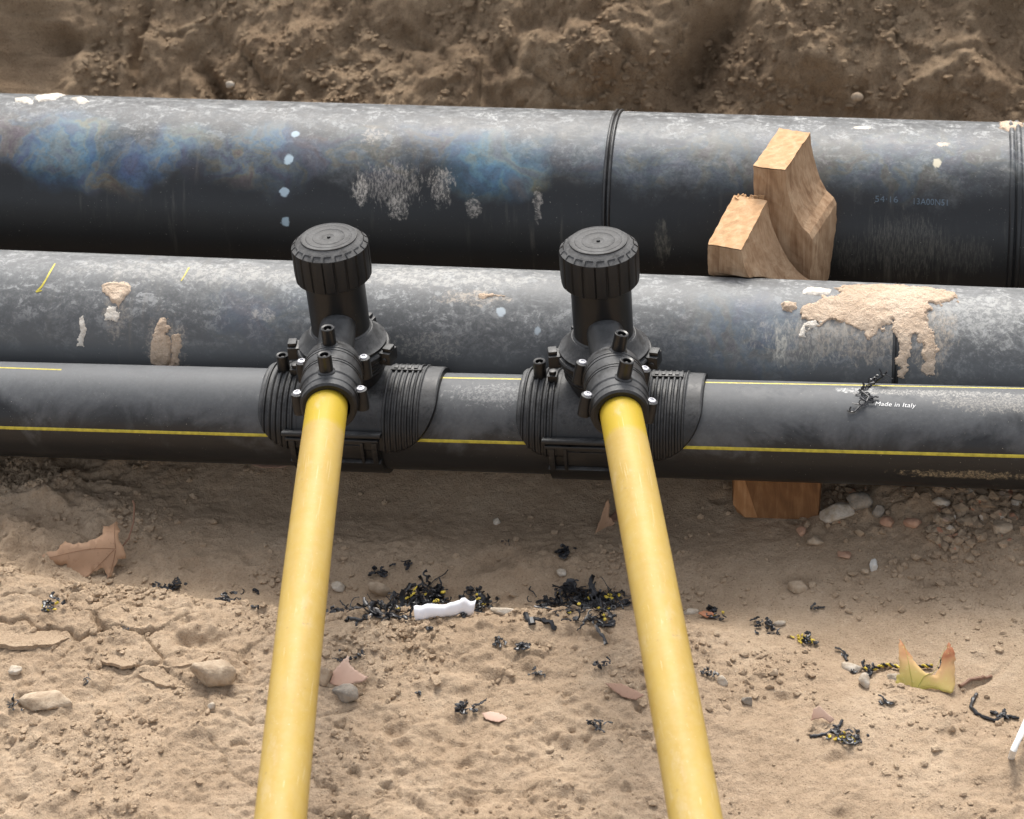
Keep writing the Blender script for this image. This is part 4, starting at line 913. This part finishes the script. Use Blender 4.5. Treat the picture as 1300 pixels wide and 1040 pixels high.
p = on_ground(440, 866); leaf('fallen_leaf', (p.x, p.y, p.z+.006), pk, M_LEAF_PK, lambda x, y: (x, y*.7, .35*y+.15*x*x), .036, 'pinkish dry leaf scrap right of the left yellow pipe', (0, 0, .0))
p = on_ground(628, 913); leaf('fallen_leaf', (p.x, p.y, p.z+.003), [(-.7, .1), (-.3, .4), (.3, .35), (.8, -.1), (.3, -.4), (-.4, -.3)], M_LEAF_PK, lambda x, y: (x, y*.8, .1*x*x+.1*y), .022, 'small flat pinkish leaf scrap near the bottom centre', (0, 0, -.1))
p = on_ground(795, 882); leaf('fallen_leaf', (p.x, p.y, p.z+.004), [(-.9, .25), (-.3, .5), (.3, .2), (.8, -.2), (.5, -.5), (-.1, -.35), (-.6, 0)], M_LEAF_DK, lambda x, y: (x, y*.8, .15*x*x+.1*y), .028, 'wet dark leaf flattened in the sand left of the right yellow pipe', (0, 0, -.1))
p = on_ground(1042, 915); leaf('fallen_leaf', (p.x, p.y, p.z+.002), [(-.5, -.3), (-.4, .4), (-.1, .6), (.3, .2), (.7, 0), (.5, -.4), (.1, -.2)], M_LEAF_PK, lambda x, y: (x, y*.6, .5*y-.5*x*x+.3), .022, 'curled beige leaf scrap above a twig of black shaving at lower right', (0, 0, 0))
p = on_ground(897, 783); leaf('fallen_leaf', (p.x, p.y, p.z+.003), [(-.6, 0), (-.2, .35), (.4, .2), (.6, -.1), (.1, -.3)], flat_mat('reddish_scrap', (.42, .17, .08), .6, .2), lambda x, y: (x, y, .3*x*x+.2*y), .017, 'small reddish scrap of leaf just right of the right yellow pipe', (0, 0, 0))

# ------------------------------------------------------------------ paper strip
pa = [un(x_, y_, z=-.112) for x_, y_ in ((529, 794), (540, 796), (562, 793), (575, 789), (588, 786), (601, 783))]
V = []; hs = [.016, .0175, .015, .0175, .018, .0175]; bk = [.010, .008, .006, .007, .009, .007]
prev = None; pts_ = []
for k in range(len(pa)-1):
    for q in range(6): pts_.append((pa[k]+(pa[k+1]-pa[k])*q/6, hs[k]+(hs[k+1]-hs[k])*q/6, bk[k]+(bk[k+1]-bk[k])*q/6))
pts_.append((pa[-1], hs[-1], bk[-1]))
for i, (p, hh, bb) in enumerate(pts_):
    zb = ground_z(p[0], p[1])+.0005; 
    for j in range(5):
        q = j/4; V.append((p[0]+.0035*q*(1 if i > 12 else -1), p[1]+bb*q+.0022*math.sin(i*.24)*(1-.3*q)-.004*math.sin(q*3.1), zb+hh*q+.0008*math.sin(i*.9)))
o = mesh_obj('paper_strip', np.array(V), grid_faces(len(pts_), 5), M_PAPER); md = o.modifiers.new('thickness', 'SOLIDIFY'); md.thickness = .0003
tag(o, 'creased strip of white paper lying on the black shavings', 'paper')

# ------------------------------------------------------------------ plastic shavings
def curl(mb, c, L, r, rs, tight=6, lift=.5, flat=.5, ground=True):
    p = Vector(c); h = rs.uniform(0, 6.28); pit = rs.uniform(-.2, .6)*lift; pts_ = []; n = 12; k1 = rs.uniform(-1, 1)*tight
    for i in range(n):
        pts_.append(p.copy()); h += k1*.12+rs.uniform(-.45, .45); pit += rs.uniform(-.35, .35)*lift
        p = p+Vector((math.cos(h)*math.cos(pit), math.sin(h)*math.cos(pit), math.sin(pit)))*(L/n)
        if ground: p.z = max(p.z, ground_z_fast(p.x, p.y)+r*.5)
    mb.tube(pts_, [r*(.5+.7*rs.random()) for _ in range(n)], 6, flat)
_gi = None
def ground_z_fast(x, y):
    i = np.searchsorted(gx, x)-1; j = np.searchsorted(gy, y)-1; return float(Z[i, j])
def shaving(px, py, n, L, r, label, seed, spread=.004, mat=M_SHAVE, lift=.5, yellow=0, name='plastic_shaving'):
    rs = random.Random(seed); c = on_ground(px, py); mb = MB()
    for k in range(int(n*1.8)):
        q = Vector((c.x+rs.gauss(0, spread), c.y+rs.gauss(0, spread*.7), c.z+r+rs.random()*spread*.6))
        curl(mb, q, L*rs.uniform(.5, 1.2), r*rs.uniform(.7, 1.7), rs, lift=lift, tight=9)
    if yellow:
        root = empty(name, c); tag(root, label, 'shaving', 'scraps of pipe shaving on the trench floor')
        a = mb.build('black_curl', mat, root); a.matrix_parent_inverse = Matrix.Translation(c).inverted()
        mb = MB()
        for k in range(yellow): curl(mb, Vector((c.x+rs.gauss(0, spread), c.y+rs.gauss(0, spread*.6), c.z+.002)), L*.4, r*1.2, rs, lift=.6, tight=10)
        a = mb.build('yellow_curl', M_YBIT, root); a.matrix_parent_inverse = Matrix.Translation(c).inverted()
    else: tag(mb.build(name, mat), label, 'shaving', 'scraps of pipe shaving on the trench floor')
def heap(regions, label, seed, ny, r=.0020, L=.026):
    rs = random.Random(seed); mb = MB(); my = MB(); total = 0; cs = []
    for (px, py, n, sx, sy) in regions:
        for k in range(int(n*1.7)):
            a = on_ground_fast(px+rs.gauss(0, sx), py+rs.gauss(0, sy)); q = Vector((a[0], a[1], a[2]+rs.random()*.006)); cs.append(q)
            fl = k % 2; curl(mb, q, L*rs.uniform(.4, 1.5), r*(rs.uniform(.7, 1.6) if fl else rs.uniform(.3, .8)), rs, lift=.7, tight=rs.choice((3, 8, 14)), flat=.25 if fl else .7)
    for k in range(ny):
        q = rs.choice(cs)+Vector((0, -.002, .005)); curl(my, q, L*.35, r*.9, rs, lift=.3, tight=12)
    c = cs[0].copy(); root = empty('shaving_pile', c); tag(root, label, 'pile of shavings')
    a = mb.build('black_curls', M_SHAVE, root, kind='stuff'); a.matrix_parent_inverse = Matrix.Translation(c).inverted()
    a = my.build('yellow_curls', M_YBIT, root, kind='stuff'); a.matrix_parent_inverse = Matrix.Translation(c).inverted()
def on_ground_fast(px, py):
    z = -.135
    for _ in range(3): p = un(px, py, z=z); z = ground_z_fast(p[0], p[1])
    return p[0], p[1], z
heap([(740, 768, 60, 20, 9), (700, 772, 22, 14, 5), (760, 778, 34, 14, 8), (722, 755, 8, 3, 7), (775, 762, 10, 9, 3)], 'biggest pile of black shavings, left of the right yellow pipe', 1, 12)
heap([(520, 762, 22, 14, 6), (470, 783, 22, 18, 3), (500, 782, 22, 12, 4), (552, 755, 14, 6, 6), (540, 768, 16, 12, 5)], 'long pile of black shavings left of and behind the paper strip', 2, 12)
heap([(612, 770, 22, 10, 6), (600, 760, 8, 8, 4)], 'short pile of black shavings right of the paper strip', 3, 4, L=.018)
SH = [(225, 747, 9, .012, .0016, 'clump of black shavings lying just right of the large brown leaf', 7), (285, 764, 12, .013, .0018, 'row of thick black shavings midway between brown leaf and left yellow pipe', 10),
      (200, 745, 4, .009, .0013, 'small dark shaving knot at the left of the clump beside the brown leaf', 4), (325, 754, 2, .009, .0014, 'single small black shaving left of the left yellow pipe', 3), (322, 774, 3, .010, .0014, 'small curled black shaving with dust, against the left yellow pipe', 4),
      (424, 783, 4, .014, .0014, 'black shaving tuft hugging the right side of the left yellow pipe', 5), (632, 817, 5, .010, .0013, 'small shaving tangle left of the knobbly black scrap below the paper', 5),
      (662, 823, 7, .010, .0018, 'knobbly black scrap below and right of the paper strip', 5), (679, 858, 5, .012, .0012, 'flat black shaving in the middle foreground sand', 5), (764, 847, 5, .013, .0013, 'star-shaped bluish black shaving left of the right yellow pipe', 6),
      (590, 903, 9, .016, .0015, 'long ragged black shaving beside the flat pinkish leaf scrap', 10), (532, 880, 3, .006, .0014, 'tiny round black shaving near the bottom centre-left', 3), (760, 922, 7, .013, .0012, 'looped black shaving at the bottom, near the right yellow pipe', 6),
      (435, 840, 5, .012, .0014, 'black shaving above the pinkish leaf by the left yellow pipe', 6), (457, 836, 4, .008, .0011, 'faint black wisp right of the shaving above the pinkish leaf', 4), (484, 728, 6, .012, .0018, 'dark shaving clump in the shade upper left of the paper strip', 5),
      (518, 718, 5, .012, .0015, 'black shavings in the shade above the paper strip', 6), (716, 703, 8, .012, .0020, 'dark shaving lump in the shaded soil above the biggest pile', 7), (812, 770, 4, .010, .0013, 'little black scraps right of the biggest pile', 5),
      (547, 800, 3, .006, .0018, 'round black crumb just under the left end of the paper strip', 2), (590, 786, 3, .007, .0018, 'round black crumb under the right end of the paper strip', 2), (775, 793, 4, .014, .0016, 'straight black strip in front of the biggest pile', 6),
      (897, 857, 6, .010, .0013, 'blue-black shaving hugging the lower right yellow pipe', 5), (905, 775, 4, .012, .0020, 'short thick black shaving touching the right yellow pipe, by the reddish scrap', 4), (972, 797, 11, .012, .0017, 'dense black shaving tangle on the crest right of the yellow pipe', 9),
      (1036, 775, 2, .012, .0012, 'thin lone black shaving on the smooth sand', 4), (1078, 832, 3, .016, .0012, 'slim black splinter of shaving upper left of the yellow and black cord', 5), (1125, 894, 7, .010, .0014, 'blue-black crumpled shaving below the green-yellow leaf', 5),
      (1100, 855, 8, .012, .0015, 'dark shavings mixed with white lumps left of the green-yellow leaf', 8), (115, 862, 2, .014, .0008, 'thin dark wisp left of the crust slabs', 4), (20, 898, 6, .012, .0010, 'dark fibrous scraps by the flat pale stone at the left edge', 7), (842, 770, 3, .008, .0012, 'small dark scraps touching the left side of the right yellow pipe', 3),
      (1195, 852, 3, .020, .0009, 'thin dark twig just right of the green-yellow leaf', 6), (160, 800, 2, .008, .0007, 'hair-thin dark wisp on the left sand crest', 3), (640, 690, 3, .006, .0008, 'tiny dark specks in the shaded hollow', 6)]
for i, (px, py, n, L, r, lab, sp_) in enumerate(SH): shaving(px, py, n, L, r, lab, 100+i, sp_*.0009)
shaving(68, 772, 7, .014, .0016, 'black and yellow shavings on the sand crest below the large brown leaf', 60, .008, yellow=5)
shaving(910, 785, 5, .012, .0012, 'coiled black and yellow shaving beside the reddish scrap', 61, .006, yellow=4)
shaving(1022, 815, 7, .014, .0015, 'bright yellow and black shaving knot on the right crest', 62, .006, yellow=14)
shaving(1072, 938, 9, .020, .0014, 'yellow and black shaving tangle at the bottom right', 63, .008, yellow=12)
shaving(1090, 938, 5, .012, .0012, 'grey-black shaving scraps right of the bottom yellow tangle', 64, .006)

def path_thing(name, pix, r, mat, label, cat, lift=.0, n=6, rr=None, group=None):
    pts_ = []
    for k in range(len(pix)-1):
        for q in range(5):
            a = pix[k]; b_ = pix[k+1]; x_ = a[0]+(b_[0]-a[0])*q/5; y_ = a[1]+(b_[1]-a[1])*q/5; g_ = on_ground_fast(x_, y_); pts_.append(Vector((g_[0], g_[1], g_[2]+r*.8+lift)))
    rs = random.Random(len(pix)+pix[0][0]); m_ = MB(); m_.tube(pts_, [r*rs.uniform(.75, 1.25) if rr is None else rr for _ in pts_], n, .8); return tag(m_.build(name, mat), label, cat, group)
G_ = 'scraps of pipe shaving on the trench floor'
path_thing('plastic_shaving', [(1240, 882), (1236, 888), (1232, 898), (1240, 907), (1250, 912), (1262, 916), (1272, 913), (1284, 911), (1296, 914)], .0022, M_SHAVE, 'long blue-black shaving hooked like a J near the right edge', 'shaving', group=G_)
shaving(1270, 908, 7, .012, .0016, 'blue-black shaving knot on the long hooked strip near the right edge', 70, .005)
path_thing('plastic_shaving', [(1028, 936), (1040, 935), (1058, 929), (1066, 922), (1070, 914)], .0022, M_SHAVE, 'twig-like black shaving left of the bottom yellow tangle', 'shaving', group=G_)
path_thing('plastic_shaving', [(668, 786), (672, 791), (677, 797)], .0036, M_SHAVE, 'thick short stub of black shaving forming the left arm of a V', 'shaving', group=G_)
path_thing('plastic_shaving', [(676, 790), (688, 791), (700, 794), (706, 799)], .0032, M_SHAVE, 'thick long black shaving forming the right arm of a V', 'shaving', group=G_)
path_thing('plastic_shaving', [(440, 790), (456, 788), (470, 789)], .0026, M_SHAVE, 'thick black shaving right of the left yellow pipe below the long pile', 'shaving', group=G_)
path_thing('plastic_shaving', [(757, 795), (770, 796), (782, 793)], .0026, M_SHAVE, 'thick grey-black shaving strip right in front of the biggest pile', 'shaving', group=G_)
# soil cracks hidden: dark root right of the leaf
path_thing('root', [(1218, 872), (1232, 864), (1245, 862), (1262, 858)], .0024, M_LEAF_DK, 'dark root or twig lying in the crack right of the green-yellow leaf', 'twig')
# yellow and black twisted cord
cord = empty('cord', on_ground(1128, 850)); tag(cord, 'short yellow and black twisted cord left of the green-yellow leaf', 'cord'); cpts = []
pix = [(1096, 852), (1108, 853), (1118, 849), (1130, 847), (1146, 851), (1160, 852), (1172, 849), (1185, 849)]
for k in range(len(pix)-1):
    for q in range(10):
        a = pix[k]; b_ = pix[k+1]; g_ = on_ground_fast(a[0]+(b_[0]-a[0])*q/10, a[1]+(b_[1]-a[1])*q/10); cpts.append(Vector((g_[0], g_[1], g_[2]+.004)))
for ph, mt in ((0, M_YBIT), (math.pi, M_SHAVE)):
    m_ = MB(); m_.tube([p_+Vector((0, math.cos(i*.75+ph)*.0013, math.sin(i*.75+ph)*.0013)) for i, p_ in enumerate(cpts)], .0014, 6); a = m_.build('cord_strand', mt, cord); a.matrix_parent_inverse = Matrix.Translation(cord.location).inverted()
# swarf lying over the front pipe
m_ = MB(); rs = random.Random(12); path_ = [(1085, 524), (1092, 517), (1100, 512), (1103, 506), (1097, 501), (1092, 497), (1100, 494), (1108, 489), (1113, 484), (1122, 477), (1126, 472)]
pp = []
for k, (x_, y_) in enumerate(path_):
    x2, a2 = PF.hit(x_, max(y_, 490.)); pt = Vector(PF.pt(np.float64(x2), np.float64(a2), .003))
    if y_ < 490: pt = Vector(un(x_, y_, Y=pt.y+.003))
    pp.append(pt)
for k in range(len(pp)-1):
    for q in range(3):
        c_ = pp[k].lerp(pp[k+1], q/3); pts_ = []; h_ = rs.uniform(0, 6)
        for i in range(7): h_ += rs.uniform(-1, 1); c_ = c_+Vector((math.cos(h_), math.sin(h_)*.5, math.sin(h_)*.7))*.0018; pts_.append(c_.copy())
        m_.tube(pts_, .0011*rs.uniform(.7, 1.4), 5, .6)
m_.tube(pp, .0014, 6, .7)
tag(m_.build('plastic_shaving', M_SHAVE), 'zigzag black shaving draped over the top of the front pipe', 'shaving')
# white hose at the lower right corner
hp = [(1345, 850), (1328, 874), (1314, 896), (1303, 916), (1294, 936), (1287, 952), (1283, 964)]
hpts = [Vector(un(x_, y_, z=-.118+.002*k_)) for k_, (x_, y_) in enumerate(hp[:-1])]+[Vector(un(*hp[-1], z=-.14))]; m_ = MB(); m_.tube([hpts[0]+Vector((.2, .25, -.01)), hpts[0]+Vector((.08, .11, .0))]+hpts, .0036, 14); tag(m_.build('white_hose', M_HOSE), 'thin white hose poking out of the sand at the right edge', 'hose')
# pebble stuck on the trench wall
for k_, (px, py, s_, mt, lab) in enumerate([(1088, 128, .010, M_STONE, 'round tan pebble stuck in the earth wall above the wooden blocks'), (296, 112, .008, M_WHITE, 'pale pebble resting on the earth ledge behind the far pipe, left part')]):
    q = wall_hit(px, py, .80)+np.array([0, -.012, .012]); bv, bf = icos(3); v = bv*(1+.2*fbm(bv[:, 0]*1.5+k_*3, bv[:, 1]*1.5, bv[:, 2]*1.5, 3, k_))[:, None]*np.array([s_, s_*.7, s_*.8])
    o = mesh_obj('pebble', v, bf, mt); o.location = q; tag(o, lab, 'pebble')
